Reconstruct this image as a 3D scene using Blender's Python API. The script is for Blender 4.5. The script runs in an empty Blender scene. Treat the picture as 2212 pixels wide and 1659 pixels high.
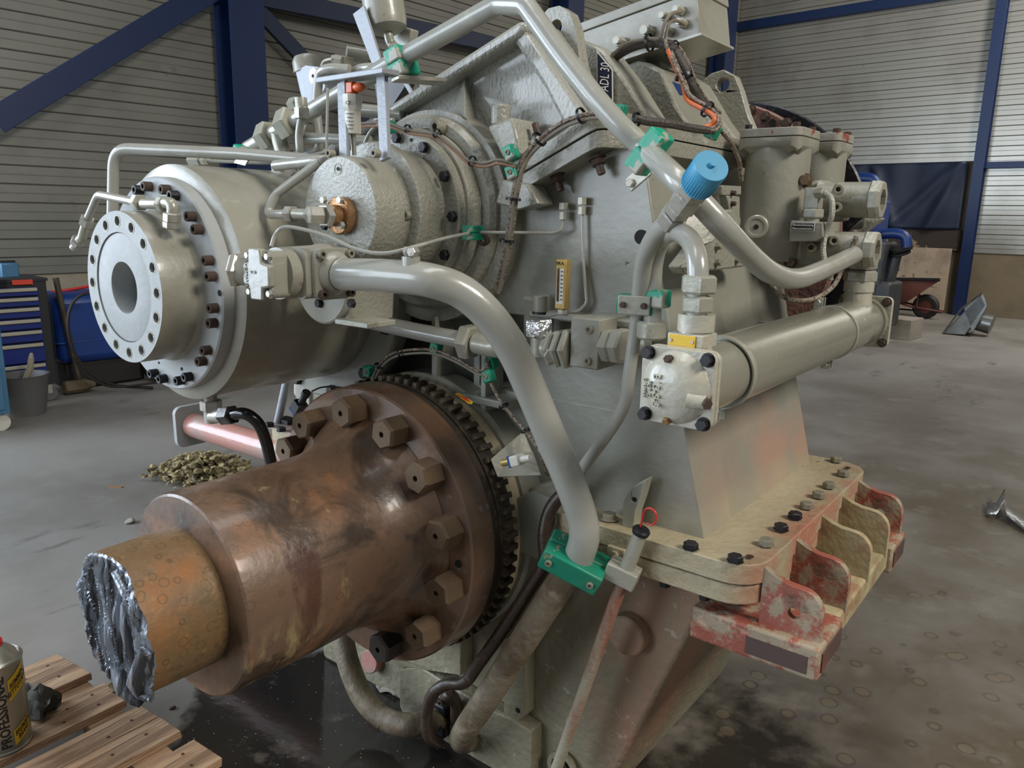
import bpy, bmesh, math, random
from math import sin, cos, pi, radians, sqrt, atan2
from mathutils import Vector, Matrix, noise
from mathutils.geometry import tessellate_polygon
random.seed(7)
S = bpy.context.scene
COL = S.collection
# ------------------------------------------------------------------ camera
H = 1.45
PITCH, ROLL, YAW = radians(12.334), radians(1.075), radians(37.697)
FPX = 1661.0
cam = bpy.data.cameras.new('camera'); camo = bpy.data.objects.new('camera', cam); COL.objects.link(camo)
fwd = Vector((-sin(YAW)*cos(PITCH), cos(YAW)*cos(PITCH), -sin(PITCH)))
r0 = Vector((cos(YAW), sin(YAW), 0)); u0 = r0.cross(fwd)
RT = (cos(ROLL)*r0 + sin(ROLL)*u0); UP = (-sin(ROLL)*r0 + cos(ROLL)*u0)
CP = Vector((0, 0, H))
camo.matrix_world = Matrix(((RT.x, UP.x, -fwd.x, 0), (RT.y, UP.y, -fwd.y, 0), (RT.z, UP.z, -fwd.z, H), (0, 0, 0, 1)))
cam.sensor_width = 36; cam.lens = FPX/2212*36; cam.clip_start = 0.05; cam.clip_end = 200
S.camera = camo
# ------------------------------------------------------------------ world, light, exposure
w = bpy.data.worlds.new('world'); S.world = w; w.use_nodes = True
bg = w.node_tree.nodes['Background']; bg.inputs[0].default_value = (0.80, 0.90, 1.0, 1); bg.inputs[1].default_value = 0.19
def area(name, loc, target, sx, sy, power, color):
    l = bpy.data.lights.new(name, 'AREA'); l.shape = 'RECTANGLE'; l.size = sx; l.size_y = sy; l.energy = power; l.color = color
    o = bpy.data.objects.new(name, l); COL.objects.link(o); o.location = loc
    o.rotation_euler = (Vector(target)-Vector(loc)).to_track_quat('-Z', 'Y').to_euler(); return o
area('left_door_daylight', (-6.9, -1.3, 2.2), (-1.4, 1.2, 1.1), 3.8, 3.4, 430, (0.74, 0.86, 1.0))
area('front_fill', (-4.8, -5.6, 2.6), (-1.4, 1.2, 1.1), 4.4, 3.6, 330, (0.78, 0.88, 1.0))  # unseen fill lamp, added for cool reflections on the front faces
area('side_door_daylight', (4.4, 1.4, 5.2), (-0.8, 2.4, 0.6), 1.8, 1.5, 330, (1.0, 0.95, 0.86))
area('roof_light_front', (-1.0, 0.5, 6.6), (-1.0, 1.6, 0), 1.2, 5.0, 130, (0.95, 0.97, 1.0))
area('roof_light_rear', (0.6, 10.6, 6.0), (-1.4, 14.0, 2.0), 1.2, 3.0, 330, (1.0, 0.97, 0.92))
S.view_settings.view_transform = 'Standard'; S.view_settings.look = 'None'
S.view_settings.exposure = 0.14; S.view_settings.gamma = 1.0; S.view_settings.use_curve_mapping = False
# ------------------------------------------------------------------ helpers
def at(px, py, X=None, Y=None, Z=None):
    d = RT*((px-1106)/FPX) - UP*((py-829.5)/FPX) + fwd
    if X is not None: t = (X-CP.x)/d.x
    elif Y is not None: t = (Y-CP.y)/d.y
    else: t = (Z-CP.z)/d.z
    return CP + d*t
TR = radians(-4.037)
RM = Matrix.Rotation(TR, 4, 'Z')                       # room frame -> world
def room(x, y, z): return RM @ Vector((x, y, z))
def atr(px, py, **k):                                   # pixel -> room frame on a room plane
    d = RM.inverted() @ (RT*((px-1106)/FPX) - UP*((py-829.5)/FPX) + fwd)
    i = 'XYZ'.index(list(k)[0]); v = list(k.values())[0]
    return CP + d*((v-CP[i])/d[i])
WM = {}
SX, SZ = -1.36, 0.70          # output shaft axis
CX, CZ = -1.79, 1.272         # clutch axis
DX, DZ = -1.36, 1.45          # upper unit axis
def frame(axis, ref=None):
    a = Vector(axis).normalized()
    r = Vector(ref) if ref else (Vector((0, 0, 1)) if abs(a.z) < 0.9 else Vector((0, 1, 0)))
    x = r.cross(a).normalized(); y = a.cross(x)
    return Matrix(((x.x, y.x, a.x, 0), (x.y, y.y, a.y, 0), (x.z, y.z, a.z, 0), (0, 0, 0, 1)))
class G:
    def __init__(s): s.v = []; s.f = []
    def add(s, vs, fs, M=None):
        n = len(s.v); s.v += [(M @ Vector(v)) if M else Vector(v) for v in vs]; s.f += [tuple(i+n for i in f) for f in fs]; return s
    def box(s, c, d, M=None, taper=None):
        x, y, z = d[0]/2, d[1]/2, d[2]/2; c = Vector(c)
        vs = [Vector((sx*x, sy*y, sz*z)) for sz in (-1, 1) for sy in (-1, 1) for sx in (-1, 1)]
        if taper: vs = [Vector((v.x*(taper if v.z > 0 else 1), v.y*(taper if v.z > 0 else 1), v.z)) for v in vs]
        vs = [(M @ v if M else v) + c for v in vs]
        return s.add(vs, [(0, 2, 3, 1), (4, 5, 7, 6), (0, 1, 5, 4), (2, 6, 7, 3), (0, 4, 6, 2), (1, 3, 7, 5)])
    def rev(s, prof, o=(0, 0, 0), axis=(0, 1, 0), n=48, closed=False, phase=0):
        M = Matrix.Translation(Vector(o)) @ frame(axis); vs = []; fs = []; rings = []
        for a, r in prof:
            if r < 1e-6: rings.append([len(vs)]); vs.append((0, 0, a))
            else:
                rings.append(list(range(len(vs), len(vs)+n)))
                vs += [(r*cos(2*pi*k/n+phase), r*sin(2*pi*k/n+phase), a) for k in range(n)]
        pr = list(zip(rings, rings[1:])) + ([(rings[-1], rings[0])] if closed else [])
        for A, B in pr:
            for k in range(n):
                k2 = (k+1) % n
                if len(A) == 1 and len(B) == 1: continue
                if len(A) == 1: fs.append((A[0], B[k2], B[k]))
                elif len(B) == 1: fs.append((A[k], A[k2], B[0]))
                else: fs.append((A[k], A[k2], B[k2], B[k]))
        return s.add(vs, fs, M)
    def cyl(s, p0, p1, r, r1=None, n=24, ch=0):
        p0, p1 = Vector(p0), Vector(p1); L = (p1-p0).length; r1 = r if r1 is None else r1
        pf = [(0, 0), (0, r-ch), (ch, r), (L-ch, r1), (L, r1-ch), (L, 0)] if ch else [(0, 0), (0, r), (L, r1), (L, 0)]
        return s.rev(pf, p0, p1-p0, n)
    def hexa(s, p0, p1, af, ch=0.12):                   # hexagon across flats, chamfered ends
        r = af/sqrt(3); p0, p1 = Vector(p0), Vector(p1); L = (p1-p0).length; c = min(ch*r, L*0.3)
        return s.rev([(0, 0), (0, r*0.88), (c, r), (L-c, r), (L, r*0.88), (L, 0)], p0, p1-p0, 6)
    def tube(s, pts, r, n=12, caps=True):
        pts = [Vector(p) for p in pts]; m = len(pts); vs = []; fs = []
        T = [(pts[min(i+1, m-1)]-pts[max(i-1, 0)]).normalized() for i in range(m)]
        nrm = frame(T[0]).col[0].to_3d()
        for i in range(m):
            nrm = (nrm - T[i]*nrm.dot(T[i])).normalized(); b = T[i].cross(nrm)
            rr = r[i] if isinstance(r, (list, tuple)) else r
            vs += [pts[i] + (nrm*cos(2*pi*k/n)+b*sin(2*pi*k/n))*rr for k in range(n)]
        for i in range(m-1):
            for k in range(n):
                k2 = (k+1) % n; fs.append((i*n+k, i*n+k2, (i+1)*n+k2, (i+1)*n+k))
        if caps: fs += [tuple(range(n))[::-1], tuple((m-1)*n+k for k in range(n))]
        return s.add(vs, fs)
    def extr(s, poly, vec, holes=()):                   # poly: 3D planar loop, extruded by vec; holes: loops
        poly = [Vector(p) for p in poly]; holes = [[Vector(p) for p in h] for h in holes]; vec = Vector(vec)
        loops = [poly]+holes; flat = [p for l in loops for p in l]; n = len(flat)
        tri = tessellate_polygon(loops)
        nn = Vector((0, 0, 0))
        for i in range(len(poly)): nn += poly[i].cross(poly[(i+1) % len(poly)])
        flip = nn.dot(vec) > 0
        fs = []
        for t in tri:
            a, b, c = t; tn = (flat[b]-flat[a]).cross(flat[c]-flat[a])
            if tn.dot(vec) > 0: a, c = c, a
            fs.append((a, b, c)); fs.append((c+n, b+n, a+n))
        i0 = 0
        for l in loops:
            m = len(l)
            for k in range(m):
                k2 = (k+1) % m; fs.append((i0+k, i0+k2, i0+k2+n, i0+k+n))
            i0 += m
        return s.add(flat+[p+vec for p in flat], fs)
    def ball(s, c, r, n=16, sc=(1, 1, 1)):
        m = n//2
        return s.add([(c[0]+sc[0]*r*sin(pi*j/m)*cos(2*pi*k/n), c[1]+sc[1]*r*sin(pi*j/m)*sin(2*pi*k/n), c[2]+sc[2]*r*cos(pi*j/m)) for j in range(m+1) for k in range(n)],
                     [(j*n+k, (j+1)*n+k, (j+1)*n+(k+1) % n, j*n+(k+1) % n) for j in range(m) for k in range(n)])
def ring(c, axis, r, n=24, sx=1, ph=0):
    M = frame(axis); return [Vector(c) + (M @ Vector((r*sx*cos(2*pi*k/n+ph), r*sin(2*pi*k/n+ph), 0))) for k in range(n)]
def fillet(pts, rad, seg=7):
    pts = [Vector(p) for p in pts]; out = [pts[0]]
    for i in range(1, len(pts)-1):
        a, b, c = pts[i-1], pts[i], pts[i+1]; R = rad[i-1] if isinstance(rad, (list, tuple)) else rad
        u = (a-b); v = (c-b); lu, lv = u.length, v.length; u.normalize(); v.normalize()
        ang = u.angle(v, pi)
        if ang > 3.05: out.append(b); continue
        t = min(R/math.tan(ang/2), lu*0.48, lv*0.48)
        p, q = b+u*t, b+v*t
        for k in range(seg+1):
            s = k/seg; out.append(p*(1-s)**2 + b*2*s*(1-s) + q*s*s)
    out.append(pts[-1]); return out
def catmull(pts, seg=8):
    P = [Vector(p) for p in pts]; P = [P[0]*2-P[1]]+P+[P[-1]*2-P[-2]]; out = []
    for i in range(1, len(P)-2):
        for k in range(seg):
            t = k/seg; a, b, c, d = P[i-1:i+3]
            out.append(0.5*((2*b)+(c-a)*t+(2*a-5*b+4*c-d)*t*t+(3*b-a-3*c+d)*t**3))
    out.append(P[-2]); return out
def link(o, M, parent=None):
    COL.objects.link(o); WM[o.name] = M
    if parent:
        o.parent = parent; o.matrix_parent_inverse = WM[parent.name].inverted()
        o.matrix_basis = M
    else: o.matrix_world = M
    return o
def mesh(name, g, mat, ang=32):
    me = bpy.data.meshes.new(name); me.from_pydata([tuple(v) for v in g.v], [], g.f); me.validate(clean_customdata=False)
    bm = bmesh.new(); bm.from_mesh(me); bmesh.ops.recalc_face_normals(bm, faces=bm.faces); bm.to_mesh(me); bm.free()
    me.materials.append(mat); me.shade_smooth(); me.set_sharp_from_angle(angle=radians(ang)); return me
def part(name, g, mat, parent=None, bev=0, label=None, ang=32, kind=None):
    lo = Vector((min(v.x for v in g.v), min(v.y for v in g.v), min(v.z for v in g.v))); hi = Vector((max(v.x for v in g.v), max(v.y for v in g.v), max(v.z for v in g.v)))
    c = (lo+hi)/2; c.z = lo.z
    h = G(); h.v = [v-c for v in g.v]; h.f = g.f
    o = bpy.data.objects.new(name, mesh(name, h, mat, ang)); link(o, Matrix.Translation(c), parent)
    if bev:
        m = o.modifiers.new('bevel', 'BEVEL'); m.width = bev; m.segments = 2; m.limit_method = 'ANGLE'; m.angle_limit = radians(40); m.use_clamp_overlap = True
    if label: o['label'] = label
    if kind: o['kind'] = kind
    return o
def thing(name, label, cat, loc, group=None):
    o = bpy.data.objects.new(name, None); o.empty_display_size = 0.05; link(o, Matrix.Translation(Vector(loc)))
    o['label'] = label; o['category'] = cat
    if group: o['group'] = group
    return o
def tag(o, label, cat, group=None):
    o['label'] = label; o['category'] = cat
    if group: o['group'] = group
    return o
def struct(o): o['kind'] = 'structure'; return o
# ------------------------------------------------------------------ materials
def rgb(r, g, b):
    f = lambda c: ((c/255+0.055)/1.055)**2.4 if c > 10 else c/255/12.92
    return (f(r), f(g), f(b), 1)
def mat(name, base, rough=0.5, metal=0.0, layers=(), bump=(0, 0), coat=0, spec=0.5, emit=None):
    """layers: dict(col, scale, lo, hi, [rough, metal, detail, dist, stretch, world, amt, kind])"""
    m = bpy.data.materials.new(name); m.use_nodes = True; nt = m.node_tree; N = nt.nodes; L = nt.links
    b = N['Principled BSDF']; b.inputs['Roughness'].default_value = rough; b.inputs['Metallic'].default_value = metal
    b.inputs['Base Color'].default_value = base; b.inputs['Coat Weight'].default_value = coat; b.inputs['Coat Roughness'].default_value = 0.12
    b.inputs['Specular IOR Level'].default_value = spec
    tc = N.new('ShaderNodeTexCoord'); geo = N.new('ShaderNodeNewGeometry')
    cs = None; rs = None; ms = None
    for i, l in enumerate(layers):
        mp = N.new('ShaderNodeMapping'); mp.inputs['Scale'].default_value = l.get('stretch', (1, 1, 1)); mp.inputs['Location'].default_value = l.get('off', (i*3.7, i*1.3, i*2.1))
        L.new(geo.outputs['Position'] if l.get('world') else tc.outputs['Object'], mp.inputs[0])
        if l.get('kind') == 'rings':
            t = N.new('ShaderNodeTexVoronoi'); t.inputs['Scale'].default_value = l['scale']; t.inputs['Randomness'].default_value = 1
            L.new(mp.outputs[0], t.inputs[0]); src = t.outputs['Distance']
            a = N.new('ShaderNodeMath'); a.operation = 'SUBTRACT'; L.new(src, a.inputs[0]); a.inputs[1].default_value = l.get('rad', 0.28)
            c2 = N.new('ShaderNodeMath'); c2.operation = 'ABSOLUTE'; L.new(a.outputs[0], c2.inputs[0]); src = c2.outputs[0]
        elif l.get('kind') == 'spots':
            t = N.new('ShaderNodeTexVoronoi'); t.inputs['Scale'].default_value = l['scale']; L.new(mp.outputs[0], t.inputs[0]); src = t.outputs['Distance']
        else:
            t = N.new('ShaderNodeTexNoise'); t.inputs['Scale'].default_value = l['scale']; t.inputs['Detail'].default_value = l.get('detail', 6)
            t.inputs['Roughness'].default_value = l.get('nr', 0.6); t.inputs['Distortion'].default_value = l.get('dist', 0)
            L.new(mp.outputs[0], t.inputs[0]); src = t.outputs['Fac']
        mr = N.new('ShaderNodeMapRange'); mr.inputs['From Min'].default_value = l['lo']; mr.inputs['From Max'].default_value = l['hi']
        mr.inputs['To Max'].default_value = l.get('amt', 1.0); L.new(src, mr.inputs[0]); fac = mr.outputs[0]
        for (c, rr, soft) in l.get('at', [])[:1]:
            # region: a mark with its own place: distorted distance from a point
            nz = N.new('ShaderNodeTexNoise'); nz.inputs['Scale'].default_value = l.get('rs', 3); nz.inputs['Detail'].default_value = 5; L.new(geo.outputs['Position'], nz.inputs[0])
            va = N.new('ShaderNodeVectorMath'); va.operation = 'SUBTRACT'; L.new(geo.outputs['Position'], va.inputs[0]); va.inputs[1].default_value = c
            vs = N.new('ShaderNodeVectorMath'); vs.operation = 'DIVIDE'; L.new(va.outputs[0], vs.inputs[0]); vs.inputs[1].default_value = rr
            vl = N.new('ShaderNodeVectorMath'); vl.operation = 'LENGTH'; L.new(vs.outputs[0], vl.inputs[0])
            ad = N.new('ShaderNodeMath'); ad.operation = 'MULTIPLY_ADD'; L.new(nz.outputs['Fac'], ad.inputs[0]); ad.inputs[1].default_value = l.get('rn', 1.0); L.new(vl.outputs['Value'], ad.inputs[2])
            m2 = N.new('ShaderNodeMapRange'); m2.inputs['From Min'].default_value = 1+0.5*l.get('rn', 1.0)+soft; m2.inputs['From Max'].default_value = 1+0.5*l.get('rn', 1.0)-soft; L.new(ad.outputs[0], m2.inputs[0])
            mu = N.new('ShaderNodeMath'); mu.operation = 'MULTIPLY'; L.new(fac, mu.inputs[0]); L.new(m2.outputs[0], mu.inputs[1]); fac = mu.outputs[0]
        mx = N.new('ShaderNodeMix'); mx.data_type = 'RGBA'; L.new(fac, mx.inputs[0])
        if cs: L.new(cs, mx.inputs[6])
        else: mx.inputs[6].default_value = base
        mx.inputs[7].default_value = l['col']; cs = mx.outputs[2]
        for key, cur, dflt in (('rough', rs, rough), ('metal', ms, metal)):
            if key in l:
                q = N.new('ShaderNodeMix'); q.data_type = 'FLOAT'; L.new(fac, q.inputs[0])
                if cur: L.new(cur, q.inputs[2])
                else: q.inputs[2].default_value = dflt
                q.inputs[3].default_value = l[key]
                if key == 'rough': rs = q.outputs[0]
                else: ms = q.outputs[0]
    if cs: L.new(cs, b.inputs['Base Color'])
    if rs: L.new(rs, b.inputs['Roughness'])
    if ms: L.new(ms, b.inputs['Metallic'])
    if bump[0]:
        t = N.new('ShaderNodeTexNoise'); t.inputs['Scale'].default_value = bump[0]; t.inputs['Detail'].default_value = 4
        if len(bump) > 2:
            mp = N.new('ShaderNodeMapping'); mp.inputs['Scale'].default_value = bump[2]; L.new(tc.outputs['Object'], mp.inputs[0]); L.new(mp.outputs[0], t.inputs[0])
        else: L.new(tc.outputs['Object'], t.inputs[0])
        bp = N.new('ShaderNodeBump'); bp.inputs['Strength'].default_value = bump[1]; bp.inputs['Distance'].default_value = 0.01
        L.new(t.outputs['Fac'], bp.inputs['Height']); L.new(bp.outputs[0], b.inputs['Normal'])
    if emit: b.inputs['Emission Color'].default_value = emit; b.inputs['Emission Strength'].default_value = 1
    return m
GREY = rgb(148, 146, 133); GREYL = rgb(166, 165, 156); DIRT = rgb(104, 94, 70); RUST = rgb(104, 62, 42); PRIM = rgb(166, 84, 66)
def dirt(s=3, lo=.46, hi=.72, amt=.65, c=DIRT): return dict(col=c, scale=s, lo=lo, hi=hi, amt=amt, rough=.65)
chips = dict(col=rgb(90, 58, 44), scale=22, lo=.70, hi=.73, amt=.8, rough=.8, detail=8)
scuff = dict(col=rgb(196, 194, 182), scale=14, lo=.62, hi=.72, amt=.35)
PAINT = mat('grey_machine_paint', GREY, .34, 0, [dirt(), scuff, chips], (55, .12), coat=.25)
CAST = mat('grey_painted_casting', GREY, .36, 0, [dirt(2.2, .48, .75, .55), scuff, chips], (110, .45), coat=.35)
CASTW = mat('grey_painted_casting_thick', GREYL, .30, 0, [dirt(2.2, .52, .8, .35)], (130, 1.0, (1, 1, .5)), coat=.8)
PIPE = mat('grey_pipe_paint', rgb(154, 153, 144), .25, 0, [dict(col=rgb(190, 182, 160), scale=9, lo=.6, hi=.7, amt=.5), dirt(5, .55, .75, .45), dict(col=rgb(80, 68, 58), scale=26, lo=.72, hi=.74, amt=.8)], (40, .08), coat=.4)
PIPED = mat('soiled_lower_pipe', rgb(126, 114, 94), .5, 0, [dict(col=rgb(86, 70, 50), scale=8, lo=.44, hi=.58, amt=.85, rough=.7, detail=10), dict(col=rgb(176, 160, 136), scale=18, lo=.58, hi=.72, amt=.6)], (60, .3))
HOSEB = mat('oily_brown_pipe', rgb(58, 44, 34), .42, 0, [dict(col=rgb(112, 92, 66), scale=20, lo=.58, hi=.68, amt=.6)], (40, .3))
RODM = mat('rusty_rod_paint', rgb(156, 148, 128), .5, 0, [dict(col=rgb(140, 88, 70), scale=7, lo=.44, hi=.58, stretch=(1, 1, .35), rough=.8)], (70, .3))
ZINC = mat('zinc_plated_steel', rgb(172, 168, 158), .34, .45, [dict(col=rgb(110, 104, 90), scale=18, lo=.5, hi=.72, amt=.6)], (60, .1))
FIT = mat('painted_fitting', rgb(158, 156, 142), .32, .15, [dict(col=rgb(112, 92, 70), scale=24, lo=.60, hi=.72, amt=.7)], (60, .12), coat=.2)
ALU = mat('bare_aluminium_sheet', rgb(146, 150, 156), .5, .25, [dict(col=rgb(140, 140, 140), scale=12, lo=.45, hi=.7, amt=.6)], (80, .15))
BOLTB = mat('black_oxide_bolt', rgb(44, 44, 48), .38, .6, [dict(col=rgb(96, 88, 78), scale=60, lo=.55, hi=.7, amt=.6)], (90, .2))
BOLTR = mat('rusted_bolt', rgb(70, 58, 50), .55, .3, [dict(col=rgb(116, 76, 54), scale=60, lo=.52, hi=.68)], (90, .4))
BOLTG = mat('painted_bolt', rgb(140, 136, 118), .4, .1, [dict(col=rgb(96, 66, 48), scale=50, lo=.55, hi=.68)], (80, .3))
HOLE = mat('dark_hole', rgb(24, 20, 17), .8)
RUSTF = mat('rusted_recess', rgb(70, 44, 32), .8)
BRASS = mat('brass_flange', rgb(172, 134, 96), .34, .7, [dict(col=rgb(122, 84, 46), scale=14, lo=.45, hi=.65, amt=.8)], (60, .2))
BRASSY = mat('gilt_gauge_body', rgb(172, 146, 88), .4, .4, [dict(col=rgb(140, 108, 52), scale=30, lo=.5, hi=.7, amt=.6)])
GREEN = mat('green_plastic_clamp', rgb(8, 126, 98), .42, 0, [dict(col=rgb(160, 148, 122), scale=22, lo=.60, hi=.62, amt=.9), dirt(12, .5, .8, .35)], (40, .1))
GREENP = mat('green_clamp_overpainted', rgb(20, 150, 118), .42, 0, [dict(col=rgb(160, 158, 142), scale=16, lo=.51, hi=.53)], (40, .1))
GALV = mat('sensor_white', rgb(200, 196, 184), .4)
BLACKP = mat('black_plastic', rgb(22, 24, 28), .4)
ORANGE = mat('orange_cable', rgb(206, 100, 48), .45)
SILV = mat('braided_cable', rgb(150, 136, 122), .45, .35, [dict(col=rgb(86, 74, 62), scale=160, lo=.45, hi=.6)], (300, .5))
GREYC = mat('grey_cable', rgb(120, 112, 98), .5)
DARKC = mat('dark_corrugated_conduit', rgb(66, 60, 54), .55, 0, (), (120, .5))
TIE = mat('black_cable_tie', rgb(16, 16, 18), .4)
FOIL = mat('crumpled_foil', rgb(210, 212, 214), .22, .9, (), (38, 1.0))
CAPB = mat('blue_plastic_cap', rgb(62, 142, 178), .45, 0, [dict(col=rgb(70, 120, 140), scale=20, lo=.55, hi=.75, amt=.5)])
RED = mat('red_plastic', rgb(196, 40, 36), .4)
STAINAT = ((-.56, 1.46, .70), (.42, .95, .22), .55)
HOUSE = mat('housing_paint', rgb(141, 140, 128), .38, 0, [dirt(1.6, .5, .8, .45), dict(col=rgb(172, 132, 112), scale=3.5, lo=.40, hi=.62, amt=.75, rough=.6, at=[((-.50, 2.05, .86), (.22, .60, .26), .5)], rn=.8),
            dict(col=rgb(174, 166, 136), scale=2.5, lo=.35, hi=.6, amt=.6, at=[((-.52, 1.55, .80), (.30, .6, .05), .4)], rn=.5), chips], (40, .14), coat=.25)
SUMP = mat('sump_paint', rgb(142, 136, 114), .5, 0, [dict(col=rgb(104, 90, 66), scale=2.6, lo=.45, hi=.7, amt=.6, rough=.7, stretch=(1, 1, .4)),
            dict(col=rgb(162, 116, 94), scale=5, lo=.36, hi=.60, amt=.85, rough=.75, stretch=(1, 1, .3), at=[((-.66, 1.45, .34), (.17, .5, .42), .45)], rn=.9),
            dict(col=rgb(186, 178, 160), scale=30, lo=.63, hi=.68, amt=.5)], (45, .6))
FLANGE = mat('soiled_flange_paint', rgb(172, 160, 132), .5, 0, [dict(col=rgb(134, 118, 88), scale=3, lo=.45, hi=.7, amt=.6),
            dict(col=rgb(172, 104, 84), scale=7, lo=.42, hi=.6, amt=.85, rough=.75, at=[((-.44, 1.75, .74), (.07, .6, .10), .5)], rn=.8), chips], (45, .5))
PRIMR = mat('flaking_red_primer', rgb(152, 84, 68), .6, 0, [dict(col=rgb(160, 150, 126), scale=14, lo=.47, hi=.54, amt=.9, detail=10, nr=.68), dict(col=rgb(86, 66, 54), scale=11, lo=.54, hi=.66, amt=.85, detail=9), dict(col=rgb(204, 166, 146), scale=30, lo=.60, hi=.68, amt=.6)], (50, .4))
CREAM = mat('dirty_cream_paint', rgb(176, 164, 128), .55, 0, [dict(col=rgb(148, 104, 76), scale=8, lo=.5, hi=.62, amt=.8), dirt(5, .5, .7, .5)], (50, .4))
SHAFT = mat('rusty_brown_shaft', rgb(108, 83, 64), .42, .08, [
            dict(col=rgb(152, 102, 62), scale=5.5, lo=.50, hi=.68, amt=.7, rough=.6, metal=.0, detail=10, dist=.4),
            dict(col=rgb(56, 44, 34), scale=5.2, lo=.49, hi=.60, amt=.85, rough=.34, dist=.8, detail=9),
            dict(col=rgb(150, 130, 92), scale=16, lo=.60, hi=.68, amt=.7, rough=.6, stretch=(1, 1, .4), detail=12, nr=.7),
            dict(col=rgb(158, 138, 98), scale=9, lo=.56, hi=.62, amt=.85, stretch=(1, 1, .3), dist=.3, world=True, at=[((-1.20, .80, .58), (.10, .13, .10), .3)], rs=8, rn=.6),
            dict(col=rgb(88, 66, 46), scale=26, lo=.05, hi=.02, amt=.5, kind='rings', rad=.24),
            dict(col=rgb(70, 32, 22), scale=3.2, lo=.63, hi=.66, amt=.7, stretch=(1, 1, .25))], (32, .22), coat=.22)
SHAFTF = mat('brown_flange_face', rgb(104, 84, 70), .30, .25, [dict(col=rgb(136, 92, 56), scale=3.2, lo=.5, hi=.66, amt=.8, rough=.5), dict(col=rgb(66, 52, 44), scale=5, lo=.55, hi=.7, amt=.6), dict(col=rgb(168, 160, 170), scale=20, lo=.62, hi=.72, amt=.4)], (30, .2), coat=.5)
STUB = mat('orange_rust_stub', rgb(118, 92, 60), .5, .1, [dict(col=rgb(156, 100, 50), scale=5, lo=.48, hi=.62, amt=.85, rough=.65, detail=9), dict(col=rgb(92, 80, 60), scale=6, lo=.52, hi=.66, amt=.8),
            dict(col=rgb(84, 66, 44), scale=34, lo=.05, hi=.02, amt=.6, kind='rings', rad=.30), dict(col=rgb(150, 128, 90), scale=40, lo=.2, hi=.12, amt=.35, kind='spots')], (36, .3))
NUT = mat('bronze_brown_nut', rgb(102, 82, 62), .48, .35, [dict(col=rgb(146, 116, 78), scale=22, lo=.5, hi=.68, amt=.7), dict(col=rgb(62, 46, 34), scale=14, lo=.55, hi=.7, amt=.7)], (70, .4))
NUTD = mat('dark_oily_nut', rgb(62, 58, 56), .3, .6, [dict(col=rgb(128, 118, 108), scale=30, lo=.5, hi=.7, amt=.5)], (60, .2))
TEETH = mat('dark_toothed_steel', rgb(74, 66, 56), .45, .45, [dict(col=rgb(128, 116, 94), scale=20, lo=.55, hi=.68, amt=.6)], (60, .3))
TORN = mat('torn_bright_steel', rgb(158, 166, 178), .34, .75, [dict(col=rgb(52, 48, 46), scale=40, lo=.47, hi=.56, amt=.9, stretch=(1, 1, .10), rough=.5), dict(col=rgb(120, 84, 60), scale=12, lo=.66, hi=.72, amt=.7)], (90, .5, (1, 1, .12)))
DISCF = mat('bluish_grey_disc_face', rgb(156, 158, 156), .55, .0, [dict(col=rgb(178, 182, 186), scale=9, lo=.5, hi=.7, amt=.5), dirt(6, .58, .8, .35)], (60, .12), coat=.0)
COOL = mat('cooler_tube_paint', rgb(140, 138, 124), .26, .25, [dict(col=rgb(166, 162, 146), scale=4, lo=.48, hi=.66, amt=.5, stretch=(1, .3, 1)), dict(col=rgb(204, 200, 186), scale=34, lo=.69, hi=.71, amt=.6)], (40, .05), coat=.3)
COOLC = mat('cooler_cap_casting', rgb(176, 172, 156), .36, 0, [dict(col=rgb(196, 184, 152), scale=8, lo=.5, hi=.7, amt=.5), dict(col=rgb(150, 110, 76), scale=14, lo=.64, hi=.74, amt=.6)], (48, .3), coat=.35)
BLUEST = mat('blue_painted_steel', rgb(9, 33, 72), .45, 0, [dict(col=rgb(12, 36, 74), scale=3, lo=.5, hi=.7, amt=.6)])
BLUED = mat('dark_blue_steel', rgb(22, 36, 62), .5)
WALLL = mat('grey_wall_panel', rgb(122, 120, 110), .42, .12, [dict(col=rgb(96, 96, 92), scale=.9, lo=.5, hi=.7, amt=.55, world=True), dict(col=rgb(78, 76, 72), scale=3.5, lo=.64, hi=.72, amt=.5, world=True)])
WALLB = mat('light_wall_panel', rgb(156, 154, 146), .30, .5, [dict(col=rgb(122, 117, 106), scale=1.1, lo=.5, hi=.7, amt=.5, world=True), dict(col=rgb(84, 78, 68), scale=9, lo=.68, hi=.73, amt=.6, world=True)])
MASON = mat('cream_masonry', rgb(150, 142, 122), .8, 0, [dirt(2, .45, .7, .5)], (30, .3))
MASOND = mat('brown_masonry', rgb(112, 100, 80), .8, 0, [dict(col=rgb(84, 74, 58), scale=2, lo=.45, hi=.7, amt=.6)], (30, .3))
TARP = mat('navy_tarpaulin', rgb(12, 24, 48), .55, 0, [dict(col=rgb(20, 34, 62), scale=2, lo=.5, hi=.7, amt=.5)], (18, .2))
PLY = mat('dirty_plywood', rgb(160, 142, 122), .7, 0, [dict(col=rgb(112, 98, 84), scale=3, lo=.48, hi=.68, amt=.7), dict(col=rgb(56, 48, 44), scale=9, lo=.62, hi=.68, amt=.8)], (20, .2))
WOOD = mat('weathered_pallet_wood', rgb(182, 148, 116), .72, 0, [dict(col=rgb(112, 86, 64), scale=5, lo=.42, hi=.62, amt=.85, stretch=(5, .5, 5), dist=.8), dict(col=rgb(196, 168, 136), scale=9, lo=.55, hi=.72, amt=.6, stretch=(6, .6, 6)), dict(col=rgb(84, 56, 40), scale=40, lo=.70, hi=.74, stretch=(1, .4, 1))], (30, .5, (6, .5, 6)))
WOODE = mat('split_end_grain', rgb(150, 108, 72), .8, 0, (), (60, .6))
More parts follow.
